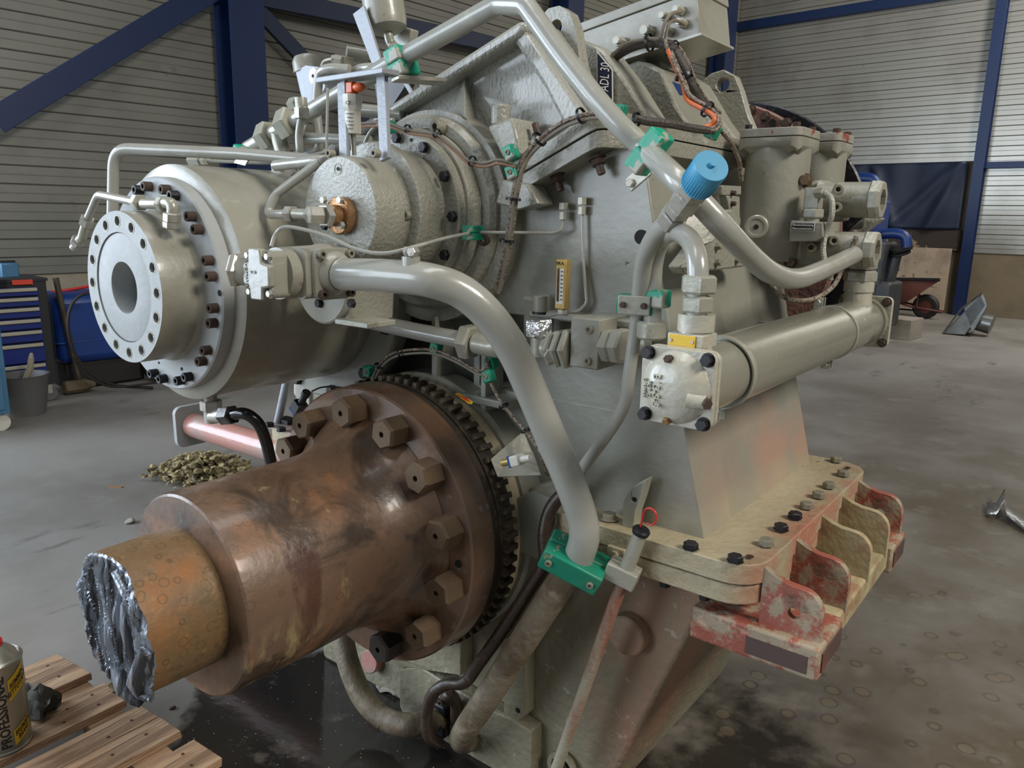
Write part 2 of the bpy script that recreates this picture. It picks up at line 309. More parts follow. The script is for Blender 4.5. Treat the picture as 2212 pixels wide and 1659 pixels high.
CONC = mat('concrete_slab', rgb(146, 138, 126), .75, 0, [dict(col=rgb(116, 106, 94), scale=6, lo=.45, hi=.7, amt=.6)], (30, .3))
ROCK = mat('mineral_wool', rgb(160, 144, 104), .9, 0, [dict(col=rgb(90, 82, 66), scale=18, lo=.5, hi=.62)], (60, .8))
PINK = mat('pink_primer_pipe', rgb(178, 124, 112), .38, 0, [dict(col=rgb(150, 132, 122), scale=8, lo=.5, hi=.62, amt=.8), dict(col=rgb(206, 176, 166), scale=10, lo=.6, hi=.72, amt=.5)], (40, .2), coat=.4)
PINKP = mat('pinkish_mount_paint', rgb(170, 152, 142), .5, 0, [dict(col=rgb(170, 112, 98), scale=6, lo=.52, hi=.66, amt=.6)], (40, .3))
CABB = mat('cabinet_blue', rgb(14, 36, 110), .4); CABK = mat('cabinet_black', rgb(34, 34, 36), .5); CABS = mat('drawer_pull', rgb(176, 170, 150), .4, .3)
CABL = mat('light_blue_cabinet', rgb(60, 106, 136), .45, 0, [dirt(4, .55, .75, .3)])
TANK = mat('blue_tank_plastic', rgb(22, 58, 128), .42, 0, [dirt(3, .5, .8, .3, rgb(20, 40, 84))])
GREYP = mat('grey_plastic', rgb(92, 92, 92), .6, 0, [dirt(5, .5, .7, .5)])
RUBB = mat('black_rubber', rgb(30, 28, 27), .6)
DUCT = mat('galvanised_duct', rgb(120, 122, 120), .34, .8, [dict(col=rgb(70, 70, 68), scale=5, lo=.5, hi=.7, amt=.6)], (20, .1))
BARR = mat('red_barrow_paint', rgb(84, 38, 28), .6, 0, [dict(col=rgb(80, 50, 40), scale=5, lo=.5, hi=.65)])
BENG = mat('blue_engine_paint', rgb(14, 46, 104), .42, 0, [dict(col=rgb(118, 72, 50), scale=10, lo=.60, hi=.68, amt=.8)], (40, .2))
BENGD = mat('dark_engine_parts', rgb(50, 54, 58), .5, .2, [dict(col=rgb(96, 84, 70), scale=8, lo=.5, hi=.7, amt=.6)], (40, .3))
YEL = mat('yellow_tag', rgb(216, 176, 40), .45); WHITEP = mat('white_print', rgb(222, 220, 212), .5); NAVY = mat('navy_sign', rgb(28, 32, 56), .4); BLK = mat('black_print', rgb(20, 20, 22), .5)
LBLUE = mat('blue_sticker', rgb(24, 70, 140), .4); REDP = mat('red_print', rgb(200, 60, 40), .5); ORHANDLE = mat('orange_handle', rgb(196, 84, 34), .4)
CANM = mat('brushed_tin', rgb(170, 168, 156), .3, .6, [dict(col=rgb(120, 118, 108), scale=3, lo=.45, hi=.65, amt=.4)])
DPRIM = mat('dark_wear_patch', rgb(84, 66, 62), .55, 0, [dict(col=rgb(120, 70, 58), scale=9, lo=.5, hi=.62, amt=.7)])
# floor: dry concrete, oil-dark wet area by the shaft, ring stains front right
pud = at(760, 1600, Z=0); pr_ = at(1900, 1560, Z=0)
FLOOR = mat('workshop_concrete_floor', rgb(138, 134, 128), .50, 0, [
    dict(col=rgb(100, 94, 84), scale=.8, lo=.42, hi=.66, amt=.7, world=True, detail=8),
    dict(col=rgb(88, 77, 60), scale=1.6, lo=.22, hi=.60, amt=.92, rough=.42, world=True, at=[((1.6, 4.2, 0), (3.2, 4.6, 1), .35)], rs=1.0, rn=.9),
    dict(col=rgb(150, 146, 138), scale=6, lo=.56, hi=.74, amt=.4, world=True),
    dict(col=rgb(62, 58, 54), scale=5, lo=.62, hi=.70, amt=.5, world=True, stretch=(1, .35, 1)),
    dict(col=rgb(36, 32, 29), scale=6, lo=.20, hi=.40, amt=.97, rough=.10, world=True, at=[((pud.x, pud.y, 0), (.52, .46, 1), .035)], rs=3.0, rn=1.0),
    dict(col=rgb(34, 29, 24), scale=4, lo=.35, hi=.55, amt=.9, rough=.3, world=True, at=[((-.62, 1.75, 0), (.35, .55, 1), .35)], rs=2.5, rn=.9),
    dict(col=rgb(118, 106, 84), scale=10, off=(5, 5, 0), lo=.25, hi=.19, amt=.45, world=True, kind='spots', at=[((pr_.x+.1, pr_.y, 0), (.85, 1.0, 1), .2)], rs=5, rn=3.0),
    dict(col=rgb(48, 40, 30), scale=10, off=(5, 5, 0), lo=.05, hi=.01, amt=.4, world=True, kind='rings', rad=.25, at=[((pr_.x+.1, pr_.y, 0), (.85, 1.0, 1), .2)], rs=5, rn=3.0),
    dict(col=rgb(196, 192, 182), scale=42, lo=.10, hi=.06, amt=.55, world=True, kind='spots', at=[((pud.x, pud.y-.05, 0), (.75, .65, 1), .4)], rs=6, rn=1.2),
    ], (9, .22))
for n_ in [n for n in FLOOR.node_tree.nodes if n.type == 'BUMP']: n_.inputs['Strength'].default_value = .12
# ------------------------------------------------------------------ unit fasteners (shared mesh data)
def um(g, name, mt): return mesh(name, g, mt)
def g_sock():
    g = G(); g.rev([(0, 0), (0, 1), (.9, 1), (1, .93), (1, .60)], axis=(0, 0, 1), n=20)
    M = frame((0, 0, 1)); hx = [(.60*cos(pi*k/10), .60*sin(pi*k/10), 1) for k in range(20)]
    h6 = []
    for k in range(20):
        a = pi*k/10; s6 = (a+pi/6) % (pi/3) - pi/6; rr = .52*cos(pi/6)/cos(s6) if True else 0
        h6.append((rr, a))
    n0 = len(g.v); v = [Vector((.60*cos(a), .60*sin(a), 1)) for r, a in h6]+[Vector((r*cos(a), r*sin(a), .97)) for r, a in h6]+[Vector((r*cos(a), r*sin(a), .35)) for r, a in h6]
    f = [(k, (k+1) % 20, 20+(k+1) % 20, 20+k) for k in range(20)]+[(20+k, 20+(k+1) % 20, 40+(k+1) % 20, 40+k) for k in range(20)]+[tuple(40+k for k in range(20))]
    g.add(v, f, None); return g
def g_hex():
    g = G(); g.rev([(0, 0), (0, 1.10), (.12, 1.10), (.12, .98), (.85, .98), (1, .86), (1, 0)], axis=(0, 0, 1), n=6)
    return g
def g_hexw():                                            # hex head on a washer
    g = G(); g.rev([(0, 0), (0, 1.22), (.12, 1.22), (.12, 0)], axis=(0, 0, 1), n=20); g.rev([(.12, 0), (.12, 1), (.88, 1), (1, .86), (1, 0)], axis=(0, 0, 1), n=6); return g
def g_hexhole():                                         # long nut with centre bore
    g = G(); g.rev([(0, 0), (0, 1), (.88, 1), (1, .87)], axis=(0, 0, 1), n=6)
    a = ring((0, 0, 1), (0, 0, 1), .87, 6); b = ring((0, 0, 1), (0, 0, 1), .20, 6); c = ring((0, 0, .7), (0, 0, 1), .20, 6)
    g.add(a+b+c, [(k, (k+1) % 6, 6+(k+1) % 6, 6+k) for k in range(6)]+[(6+k, 6+(k+1) % 6, 12+(k+1) % 6, 12+k) for k in range(6)]+[tuple(range(12, 18))]); return g
UM = {}
def bolt(kind, p, d, r, h, mt, parent, name='bolt', spin=0, label=None):
    key = (kind, mt.name)
    if key not in UM: UM[key] = um({'sock': g_sock, 'hex': g_hex, 'hexw': g_hexw, 'nut': g_hexhole}[kind](), kind+'_bolt', mt)
    o = bpy.data.objects.new(name, UM[key])
    M = Matrix.Translation(Vector(p)) @ frame(d) @ Matrix.Rotation(spin, 4, 'Z') @ Matrix.Diagonal((r, r, h, 1))
    link(o, M, parent)
    if label: o['label'] = label
    return o
def text(name, s, size, M, mt, parent, depth=0.0006, bend=None, label=None, sx=1, shear=0, bold=0):
    c = bpy.data.curves.new('t', 'FONT'); c.body = s; c.size = size; c.extrude = depth; c.align_x = 'CENTER'; c.align_y = 'CENTER'; c.resolution_u = 2; c.shear = shear; c.offset = bold
    o = bpy.data.objects.new('t', c); COL.objects.link(o); dg = bpy.context.evaluated_depsgraph_get()
    me = bpy.data.meshes.new_from_object(o.evaluated_get(dg)); bpy.data.objects.remove(o)
    for v in me.vertices:
        v.co.x *= sx
        if bend: v.co = bend(v.co)
    me.materials.clear(); me.materials.append(mt)
    q = bpy.data.objects.new(name, me); link(q, M, parent)
    if label: q['label'] = label
    return q
def TM(p, xdir, n):                                      # text frame: x along xdir, normal n
    n = Vector(n).normalized(); x = (Vector(xdir)-n*Vector(xdir).dot(n)).normalized(); y = n.cross(x)
    return Matrix(((x.x, y.x, n.x, p[0]), (x.y, y.y, n.y, p[1]), (x.z, y.z, n.z, p[2]), (0, 0, 0, 1)))
# ================================================================== SETTING
g = G(); cs_ = [room(-7.4, -9, 0), room(9, -9, 0), room(9, 14.5, 0), room(-7.4, 14.5, 0)]
g.add(cs_+[c-Vector((0, 0, .2)) for c in cs_], [(0, 1, 2, 3), (7, 6, 5, 4), (0, 4, 5, 1), (1, 5, 6, 2), (2, 6, 7, 3), (3, 7, 4, 0)])
flo = struct(part('floor', g, FLOOR))
ROOFM = mat('dark_roof_sheet', rgb(92, 92, 90), .7)
g = G(); cs_ = [room(-7.4, -9, 7.2), room(9, -9, 7.2), room(9, 14.5, 7.2), room(-7.4, 14.5, 7.2)]
g.add(cs_+[c+Vector((0, 0, .1)) for c in cs_], [(3, 2, 1, 0), (4, 5, 6, 7), (0, 1, 5, 4), (1, 2, 6, 5), (2, 3, 7, 6), (3, 0, 4, 7)])
struct(part('ceiling', g, ROOFM))
XW, YW = -7.26, 14.34
def strips(root, p0, along, nrm, z0, n, length, hgt, mt, alt):
    """one sheet rib = one panel object; shared mesh"""
    g = G(); L = length; hh = hgt
    prof = [(0, 0), (0, .008), (.006, .014), (hh*.48, .014), (hh*.50, .007 if alt else .019), (hh*.53, .007 if alt else .019), (hh*.55, .014), (hh-.010, .014), (hh-.005, .004), (hh-.005, 0)]
    for (za, na), (zb, nb) in zip(prof, prof[1:]):
        g.add([(0, na, za), (L, na, za), (L, nb, zb), (0, nb, zb)], [(0, 1, 2, 3)])
    m = prof; g.add([(0, y, z) for z, y in m], [tuple(range(len(m)))]); g.add([(L, y, z) for z, y in m], [tuple(range(len(m)))[::-1]])
    me = mesh('panel', g, mt, 20)
    a = Vector(along); nn = Vector(nrm)
    for k in range(n):
        o = bpy.data.objects.new('panel', me); q = Vector(p0)+Vector((0, 0, z0+k*hgt))
        link(o, Matrix(((a.x, nn.x, 0, q.x), (a.y, nn.y, 0, q.y), (0, 0, 1, q.z), (0, 0, 0, 1))), root)
rx = (RM @ Vector((1, 0, 0))); ry = (RM @ Vector((0, 1, 0)))
g = G(); g.box(room(XW-.08, 2.75, 3.6), (.15, 23.5, 7.2), RM.to_3x3())
wl = struct(part('wall_left', g, MASON))
strips(wl, room(XW, -3, 0), ry, rx, .90, 34, 17.3, .146, WALLL, False)
g = G(); g.box(room(.8, YW+.08, 3.6), (16.4, .15, 7.2), RM.to_3x3())
wb = struct(part('wall_back', g, MASOND))
strips(wb, room(XW, YW, 0), rx, -ry, 2.43, 30, 4.32, .150, WALLB, True)
strips(wb, room(-2.95, YW, 0), rx, -ry, 1.0, 40, 6.5, .150, WALLB, True)
def ibeam(name, p0, p1, wdt, dep, mt, ref, tf=.02, tw=.014):
    """I section: flange width wdt along ref-perp, depth dep"""
    p0, p1 = Vector(p0), Vector(p1); M = frame(p1-p0, ref); L = (p1-p0).length; g = G()
    for (cx, cy, sx, sy) in ((0, dep/2-tf/2, wdt, tf), (0, -dep/2+tf/2, wdt, tf), (0, 0, tw, dep-2*tf)):
        g.box((0, 0, 0), (sx, sy, L)); 
        for v in g.v[-8:]: v += Vector((cx, cy, L/2))
    g.v = [Matrix.Translation(p0) @ (M @ v) for v in g.v]
    o = struct(part(name, g, mt)); return o
XB = XW+.30
ibeam('trim_1', room(XB-.05, 3.98, 0), room(XB-.05, 3.98, 7.1), .34, .30, BLUEST, rx)
ibeam('trim_2', room(XB-.05, 8.85, 0), room(XB-.05, 8.85, 7.1), .34, .30, BLUEST, rx)
ibeam('trim_3', room(XB-.05, 13.3, 0), room(XB-.05, 13.3, 7.1), .34, .30, BLUEST, rx)
ibeam('trim_4', room(-2.93, YW-.11, 0), room(-2.93, YW-.11, 7.1), .15, .18, BLUEST, ry)
def bar(name, p0, p1, wd, th, mt, ref):
    p0, p1 = Vector(p0), Vector(p1); M = frame(p1-p0, ref); g = G(); g.box((0, 0, (p1-p0).length/2), (wd, th, (p1-p0).length)); g.v = [Matrix.Translation(p0) @ (M @ v) for v in g.v]
    return struct(part(name, g, mt, bev=.004))
a_ = atr(-10, 262, X=XB); b_ = atr(520, -60, X=XB)
bar('trim_5', RM @ a_, RM @ b_, .19, .02, BLUEST, rx)
bar('trim_6', room(XB-.1, 4.1, 3.42), room(XB-.1, 13.3, 3.72), .17, .08, BLUED, rx)
bar('trim_7', room(XB-.1, 4.05, 3.42), room(XB-.1, 5.5, 2.35), .15, .05, BLUED, rx)
bar('trim_8', room(XW, YW-.07, 4.97), room(9, YW-.07, 4.97), .16, .1, BLUEST, ry)
bar('trim_9', room(-2.9, YW-.05, 2.36), room(9, YW-.05, 2.36), .10, .08, BLUEST, ry)
# ================================================================== GEARBOX HOUSING
gh = thing('gearbox_housing', 'large grey painted marine gearbox casing with bolted split flanges, red stained at the base', 'gearbox', (SX, 1.85, 0))
def yprism(g, prof, y0, y1, holes=()):                 # xz profile extruded along y
    return g.extr([(x, y0, z) for x, z in prof], (0, y1-y0, 0), [[(x, y0, z) for x, z in h] for h in holes])
def circ2(x, z, r, n=24): return [(x+r*cos(2*pi*k/n), z+r*sin(2*pi*k/n)) for k in range(n)]
def rrect(x0, x1, y0, y1, r, n=6):
    out = []
    for cx, cy, a0 in ((x1-r, y1-r, 0), (x0+r, y1-r, pi/2), (x0+r, y0+r, pi), (x1-r, y0+r, 3*pi/2)):
        out += [(cx+r*cos(a0+pi/2*k/n), cy+r*sin(a0+pi/2*k/n)) for k in range(n+1)]
    return out
# sump
g = G(); hb, ht = .535, .795
g.add([(SX-hb, 1.45, 0), (SX+hb, 1.45, 0), (SX+hb, 2.22, 0), (SX-hb, 2.22, 0), (-1.96, 1.45, .71), (SX+ht, 1.45, .71), (SX+ht, 2.22, .71), (-1.96, 2.22, .71)],
      [(3, 2, 1, 0), (4, 5, 6, 7), (0, 1, 5, 4), (1, 2, 6, 5), (2, 3, 7, 6), (3, 0, 4, 7)])
part('sump', g, SUMP, gh, bev=.012)
# foot plate along the sump front, chamfered, and lifting tabs
g = G(); A = [at(862, 1446, Y=1.40), at(905, 1440, Y=1.40), at(1050, 1530, Y=1.40), at(1100, 1552, Y=1.40), at(1147, 1580, Y=1.40), at(1147, 1668, Y=1.40)]
A += [Vector((A[-1].x, 1.40, 0.001)), Vector((A[0].x+.02, 1.40, 0.001)), Vector((A[0].x, 1.40, .03))]
g.extr(A, (0, .05, 0)); part('foot_plate', g, SUMP, gh, bev=.004)
g = G(); A = [at(1087, 1380, Y=1.41), at(1136, 1360, Y=1.41), at(1135, 1545, Y=1.41), at(1118, 1562, Y=1.41), at(1088, 1545, Y=1.41)]
g.extr(A, (0, .04, 0), [ring(at(1118, 1536, Y=1.41), (0, 1, 0), .008, 12)]); part('bracket_plate', g, SUMP, gh, bev=.003)
g = G(); A = [at(845, 1415, Y=1.40), at(995, 1330, Y=1.40), at(995, 1460, Y=1.40), at(930, 1450, Y=1.40), at(860, 1440, Y=1.40)]
g.extr(A, (0, .05, 0), [ring(at(873, 1421, Y=1.40), (0, 1, 0), .008, 12)]); part('bracket_plate', g, SUMP, gh, bev=.003)
g = G(); q = at(1366, 1362, Y=1.45); g.cyl(q+Vector((0, .01, 0)), q-Vector((0, .035, 0)), .047, n=40, ch=.004); part('sump_plug', g, SUMP, gh)
g = G(); q = at(1222, 1650, Y=1.45); g.rev([(0, .034), (.012, .042), (.022, .042), (.022, .030), (.010, .028)], q, (0, -1, 0), 32); part('drain_boss', g, SUMP, gh)
bolt('hexw', q-Vector((0, .006, 0)), (0, -1, 0), .022, .03, BOLTR, gh, name='drain_plug')
# split flange plates
for nm, z0, z1, ex in (('lower_flange', .703, .744, 0), ('upper_flange', .748, .792, .004)):
    g = G(); pl = rrect(-2.05-ex, -.46+ex, 1.375-ex, 2.215, .075)
    g.extr([(x, y, z0) for x, y in pl], (0, 0, z1-z0)); part(nm, g, FLANGE, gh, bev=.005)
# main case
prof = [(-1.97, .785), (-.600, .785), (-.664, 1.03), (-.735, 1.34), (-.86, 1.46), (-.95, 1.54), (-1.06, 1.515), (-1.97, 1.45)]
g = G(); prof = [(x-.0012, z) for x, z in prof]; yprism(g, prof, 1.56, 2.16); part('main_case', g, HOUSE, gh, bev=.0)
prof = [(-1.97, .785), (-.600, .785), (-.664, 1.03), (-.765, 1.46), (-.79, 1.57), (-.842, 1.60), (-1.06, 1.515), (-1.97, 1.45)]
g = G(); yprism(g, prof, 1.45, 1.60, [[(-1.64, .97), (-1.245, .97), (-1.245, 1.24), (-1.64, 1.24)], [(-1.225, 1.03), (-1.09, 1.03), (-1.09, 1.22), (-1.225, 1.22)]]); part('front_wall', g, HOUSE, gh, bev=.003)
# flat pad on the upper right of the front wall
g = G(); pp = [at(1105, 440, Y=1.43), at(1148, 455, Y=1.43), at(1198, 442, Y=1.43), at(1175, 400, Y=1.43), at(1120, 390, Y=1.43)]
g.extr(pp, (0, -.06, 0)); part('bearing_lug', g, CAST, gh, bev=.005)
# inclined upper joint: two strips that follow the slope and run back along the right side
def inc(o0, o1, y0, y1, name, x_l=-1.085):
    z = lambda x: 1.650+(min(x, -.868)+.842)*.45+.0117+min(0, -(x+.868)*.05)
    xs = [x_l, -1.0, -.92]+[-.898+.07*sin(pi/2*k/8) for k in range(9)]
    g = G(); yf = [y0+(.07-sqrt(max(0, .0049-max(0, x+.898)**2))) for x in xs]; n = len(xs)
    V_ = [(x, y, z(x)+o0) for x, y in zip(xs, yf)]+[(x, y, z(x)+o1) for x, y in zip(xs, yf)]+[(x, y1, z(x)+o0) for x in xs]+[(x, y1, z(x)+o1) for x in xs]
    F_ = []
    for k in range(n-1): F_ += [(k, k+1, n+k+1, n+k), (2*n+k+1, 2*n+k, 3*n+k, 3*n+k+1), (k+1, k, 2*n+k, 2*n+k+1), (n+k, n+k+1, 3*n+k+1, 3*n+k)]
    F_ += [(0, n, 3*n, 2*n), (n-1, 2*n-1+0, 4*n-1, 3*n-1)]
    g.add(V_, F_); return part(name, g, CAST, gh, bev=.004)
inc(.010, -.023, 1.385, 2.11, 'cover_flange'); inc(-.026, -.060, 1.388, 2.11, 'case_flange')
# upper cover body
roofL = at(600, 372, Y=1.45); 
prof = [(-2.0, 1.47), (-2.0, 1.545), (-1.112, 1.862), (-1.085, 1.868), (-1.06, 1.858), (-.885, 1.655), (-.885, 1.60), (-1.06, 1.52)]
g = G(); yprism(g, prof, 1.475, 1.53); part('cover_body', g, CASTW, gh, bev=.012)
prof = [(-2.0, 1.47), (-2.0, 1.54), (-1.20, 1.825), (-1.14, 1.82), (-1.00, 1.655), (-.90, 1.62), (-.90, 1.59), (-1.06, 1.52)]
g = G(); yprism(g, prof, 1.53, 2.08); part('cover_rear', g, CAST, gh, bev=.012)
# raised border of the front panel: roof strip and thick right hand rib
g = G(); yprism(g, [(-2.03, 1.515), (-2.03, 1.538), (-1.10, 1.868), (-1.085, 1.852), (-1.11, 1.832)], 1.43, 1.50); part('roof_edge_rib', g, CASTW, gh, bev=.01)
g = G(); A = [at(1112, 62, Y=1.44), at(1130, 60, Y=1.44), at(1266, 258, Y=1.44), at(1262, 282, Y=1.44), at(1226, 292, Y=1.44), at(1180, 200, Y=1.44), at(1105, 85, Y=1.44)]
g.extr(A, (0, .05, 0)); part('corner_rib', g, CASTW, gh, bev=.012)
# pyramid ribs
for (a, b, c, d, ap) in (((965, 262), (1005, 255), (1040, 300), (985, 320), (1003, 148)), ((868, 275), (885, 262), (902, 278), (880, 300), (876, 236))):
    g = G(); V = [at(*a, Y=1.475), at(*b, Y=1.40), at(*c, Y=1.475), at(*ap, Y=1.475)]
    V += [V[0]+Vector((0, .02, 0)), V[2]+Vector((0, .02, 0)), V[3]+Vector((0, .02, 0))]
    g.add(V, [(0, 1, 3), (1, 2, 3), (0, 4, 5, 2, 1), (4, 6, 5), (0, 3, 6, 4), (3, 2, 5, 6)]); part('gusset_rib', g, CAST, gh, bev=.006)
# side block with round boss
g = G(); A = [at(1052, 272, Y=1.36), at(1105, 252, Y=1.36), at(1125, 335, Y=1.36), at(1088, 345, Y=1.36)]
g.extr(A, (0, .10, 0)); part('bearing_pad', g, CAST, gh, bev=.006)
g = G(); q = at(1082, 262, Y=1.42); g.cyl(q-Vector((0, 0, .01)), q+Vector((0, 0, .035)), .022, n=28, ch=.004); part('dowel_boss', g, CAST, gh)
# studs and nuts under the inclined joint
for px, py in ((1291, 347), (1203, 384)):
    q = at(px, py, Y=1.42); d = Vector((.39, 0, -.92)).normalized() if px > 1250 else Vector((.36, 0, -.93)).normalized()
    bolt('hexw', q-d*.006, d, .016, .016, BOLTR, gh, name='stud_nut')
    gg = G(); gg.cyl(q+d*.008, q+d*.030, .0085, n=14, ch=.001); part('stud', gg, BOLTR, gh)
g = G(); q = at(1165, 300, Y=1.41); d = Vector((-.36, 0, .93)).normalized(); g.cyl(q-d*.03, q+d*.035, .0075, n=14); part('stud', g, BOLTR, gh)
# lifting lugs (front and rear)
A = [(1160, 105), (1163, 42), (1184, 18), (1208, 12), (1230, 26), (1242, 60), (1253, 132), (1268, 185), (1272, 240), (1230, 262), (1180, 190)]
g = G(); g.extr([at(x, y, Y=1.52) for x, y in A], (0, .035, 0), [ring(at(1201, 58, Y=1.52), (0, 1, 0), .0155, 20)]); part('lifting_lug', g, CAST, gh, bev=.006)
A = [(1510, 178), (1535, 158), (1562, 150), (1588, 164), (1600, 195), (1614, 245), (1655, 345), (1560, 345), (1525, 250)]
g = G(); g.extr([at(x, y, Y=2.09) for x, y in A], (0, .035, 0), [ring(at(1561, 183, Y=2.09), (0, 1, 0), .018, 20)]); part('lifting_lug', g, CAST, gh, bev=.006)
g = G(); A = [(1462, 150), (1510, 178), (1560, 262), (1625, 345), (1500, 345), (1455, 240)]
g.extr([at(x, y, Y=2.02) for x, y in A], (0, .09, 0)); part('rear_bearing_cover', g, CAST, gh, bev=.015)
# bearing block carrying the type sign, and rounded bulge behind it
g = G(); A = [(1255, 84), (1302, 108), (1352, 175), (1400, 252), (1402, 272), (1290, 275), (1262, 180)]
g.extr([at(x, y, Y=1.62) for x, y in A], (0, .10, 0)); part('bearing_block', g, CAST, gh, bev=.008)
g = G(); A = [(1300, 175), (1345, 142), (1375, 130), (1402, 135), (1430, 150), (1462, 230), (1508, 300), (1300, 320)]
g.extr([at(x, y, Y=1.78) for x, y in A], (0, .24, 0)); part('cover_bulge', g, CAST, gh, bev=.022)
g = G(); A = [(1465, 268), (1505, 225), (1520, 240), (1560, 300), (1470, 300)]
g.extr([at(x, y, Y=1.92) for x, y in A], (0, .05, 0)); part('side_boss', g, CAST, gh, bev=.008)
# front wall ribs, shelf above the shaft and ring around the output bearing
for px in (960, 1066):
    g = G(); a = at(px, 745, Y=1.44); b = at(px, 905, Y=1.42); g.box(((a.x+b.x)/2, 1.425, (a.z+b.z)/2+.03), (.016, .07, abs(a.z-b.z)+.10)); part('wall_rib', g, HOUSE, gh, bev=.003)
g = G(); g.rev([(0, .30), (0, .345), (.01, .352), (.07, .352), (.07, .30)], (SX, 1.385, SZ), (0, 1, 0), 72, closed=True); part('bearing_housing', g, HOUSE, gh)
g = G(); g.rev([(0, .20), (0, .325), (.012, .335), (.05, .335), (.05, .20)], (SX, 1.345, SZ), (0, 1, 0), 72, closed=True); part('seal_cover', g, FLANGE, gh)
g = G(); g.box((-1.16, 1.45, 1.012), (.16, .14, .02)); part('shelf', g, HOUSE, gh, bev=.004)
g = G(); A = [at(1095, 1085, Y=1.37), at(1150, 1060, Y=1.37), at(1205, 1085, Y=1.37), at(1205, 1130, Y=1.37), at(1168, 1215, Y=1.37), at(1120, 1192, Y=1.37)]
g.extr(A, (0, .08, 0)); part('case_ear', g, HOUSE, gh, bev=.006)
g = G(); A = [at(1105, 1065, Y=1.40), at(1200, 1040, Y=1.40), at(1250, 1060, Y=1.40), at(1245, 1120, Y=1.40), at(1110, 1110, Y=1.40)]
g.extr(A, (0, .07, 0)); part('case_ear', g, HOUSE, gh, bev=.006)
# curled lifting ear at the foot of the front wall
g = G(); A = [(1342, 1150), (1345, 1085), (1362, 1052), (1395, 1035), (1384, 1075), (1372, 1110), (1366, 1155)]
g.extr([at(x, y, Y=1.40) for x, y in A], (0, .035, 0), [ring(at(1369, 1080, Y=1.40), (0, 1, 0), .006, 10)]); part('lifting_ear', g, HOUSE, gh, bev=.008)
# web behind the cooler: darker recessed side window
g = G(); A = [at(1405, 395, Y=1.452), at(1450, 400, Y=1.452)]
g = G(); c0 = at(1385, 512, Y=1.449); g.cyl(c0, c0-Vector((0, .002, 0)), .015, n=24); part('tapped_hole', g, HOLE, gh)
# inspection cover behind the capped pipe
g = G(); A = [(1500, 500), (1540, 455), (1555, 452), (1605, 560), (1600, 572), (1560, 578), (1452, 590), (1440, 575)]
A3 = [at(x, y, X=-.69) for x, y in A]; g.extr(A3, (.03, 0, 0)); cov = part('inspection_cover', g, CAST, gh, bev=.005)
for x, y in ((1475, 578), (1547, 533), (1546, 568), (1590, 562)): bolt('hex', at(x, y, X=-.66), (1, 0, .15), .008, .012, BOLTG, cov)
g = G(); q = at(1492, 488, X=-.68); g.rev([(0, .05), (.03, .045), (.03, .034), (.02, .03), (.02, 0)], q, (.8, -.5, .3), 36); part('breather_boss', g, CAST, gh)
for i_, s_ in enumerate(('1075', '0202')):
    text('cast_number', s_, .022, TM(at(1525+10*i_, 492+8*i_, X=-.657), (0, .35, -1), (1, 0, 0)), CAST, cov, depth=.002)
# bracket plates on the upper right side (with oval slots)
g = G(); A = [(1560, 400), (1602, 402), (1602, 420), (1560, 422)]
g.extr([at(x, y, X=-.70) for x, y in A], (-.05, 0, 0)); part('side_bracket', g, CAST, gh, bev=.003)
g = G(); A = [(1570, 422), (1598, 424), (1598, 515), (1590, 515)]
g.extr([at(x, y, X=-.70) for x, y in A], (-.02, 0, 0), ); part('side_bracket', g, CAST, gh, bev=.003)
for y in (417+0, 440): bolt('hex', at(1580, y, X=-.70), (1, 0, 0), .006, .01, BOLTR, gh)
# bolts along the base flange
TB = [(1492, 1180, 0), (1588, 1208, 0), (1655, 1172, 1), (1687, 1140, 0), (1717, 1114, 0), (1742, 1092, 1), (1768, 1069, 1), (1790, 1048, 1), (1821, 1022, 1), (1806, 992, 1)]
for x, y, k in TB: bolt('hex', at(x, y+4, Z=.796), (0, 0, 1), .0155, .013, BOLTG if k else BOLTB, gh, spin=random.random())
for x, y in ((1316, 1120),): bolt('hexw', at(x, y, Z=.796), (0, 0, 1), .017, .013, BOLTG, gh)
for x, y in ((1620, 1202), (1832, 1010)):
    gg = G(); q = at(x, y, Z=.7965); gg.cyl(q, q+Vector((0, 0, .0008)), .008, n=16); part('tapped_hole', gg, RUSTF, gh)
for k in range(9):
    xx = -.55-.09*k
    if k in (0, 1, 3): bolt('hex', (xx-.02, 1.40, .703), (0, 0, -1), .013, .018, BOLTB, gh, name='flange_nut')
for k in range(5): bolt('hex', (-2.015, 1.55+.15*k, .796), (0, 0, 1), .0155, .013, BOLTB, gh)
# mounting bracket (red primer) under the right flange
g = G(); g.box((-.47, 1.77, .629), (.25, .66, .054)); part('mount_rail', g, CREAM, gh, bev=.006)
for yy, s_ in ((1.475, .16), (2.06, .14)):
    g = G(); g.box((-.465, yy, .627), (.262, s_, .07)); part('mount_foot', g, PRIMR, gh, bev=.006)
    g = G(); g.box((-.333, yy, .627), (.004, s_*.8, .040)); part('wear_patch', g, DPRIM, gh)
g = G(); g.box((-.415, 1.3945, .622), (.12, .004, .036)); part('wear_patch', g, DPRIM, gh)
for k, (px, py) in enumerate(((1745, 1262), (1800, 1200), (1850, 1140), (1895, 1102), (1935, 1058))):
    yy = [1.42, 1.60, 1.78, 1.95, 2.10][k]
    pf = [(-.462, .650), (-.342, .650), (-.342, .705)]+[(-.385+.043*cos(t), .715+.045*sin(t)) for t in [0, .3, .6, .9, 1.2, 1.5]]+[(-.41, .762), (-.432, .768), (-.448, .776), (-.462, .784)]
    g = G(); yprism(g, pf, yy, yy+.018, [circ2(-.395, .705, .0125, 14)] if k in (0, 4) else ()); part('mount_gusset', g, PRIMR if k in (0, 1, 4) else CREAM, gh, bev=.004)
g = G(); g.box((-.62, 1.80, .69), (.05, .60, .09)); part('mount_web', g, CREAM, gh, bev=.004)
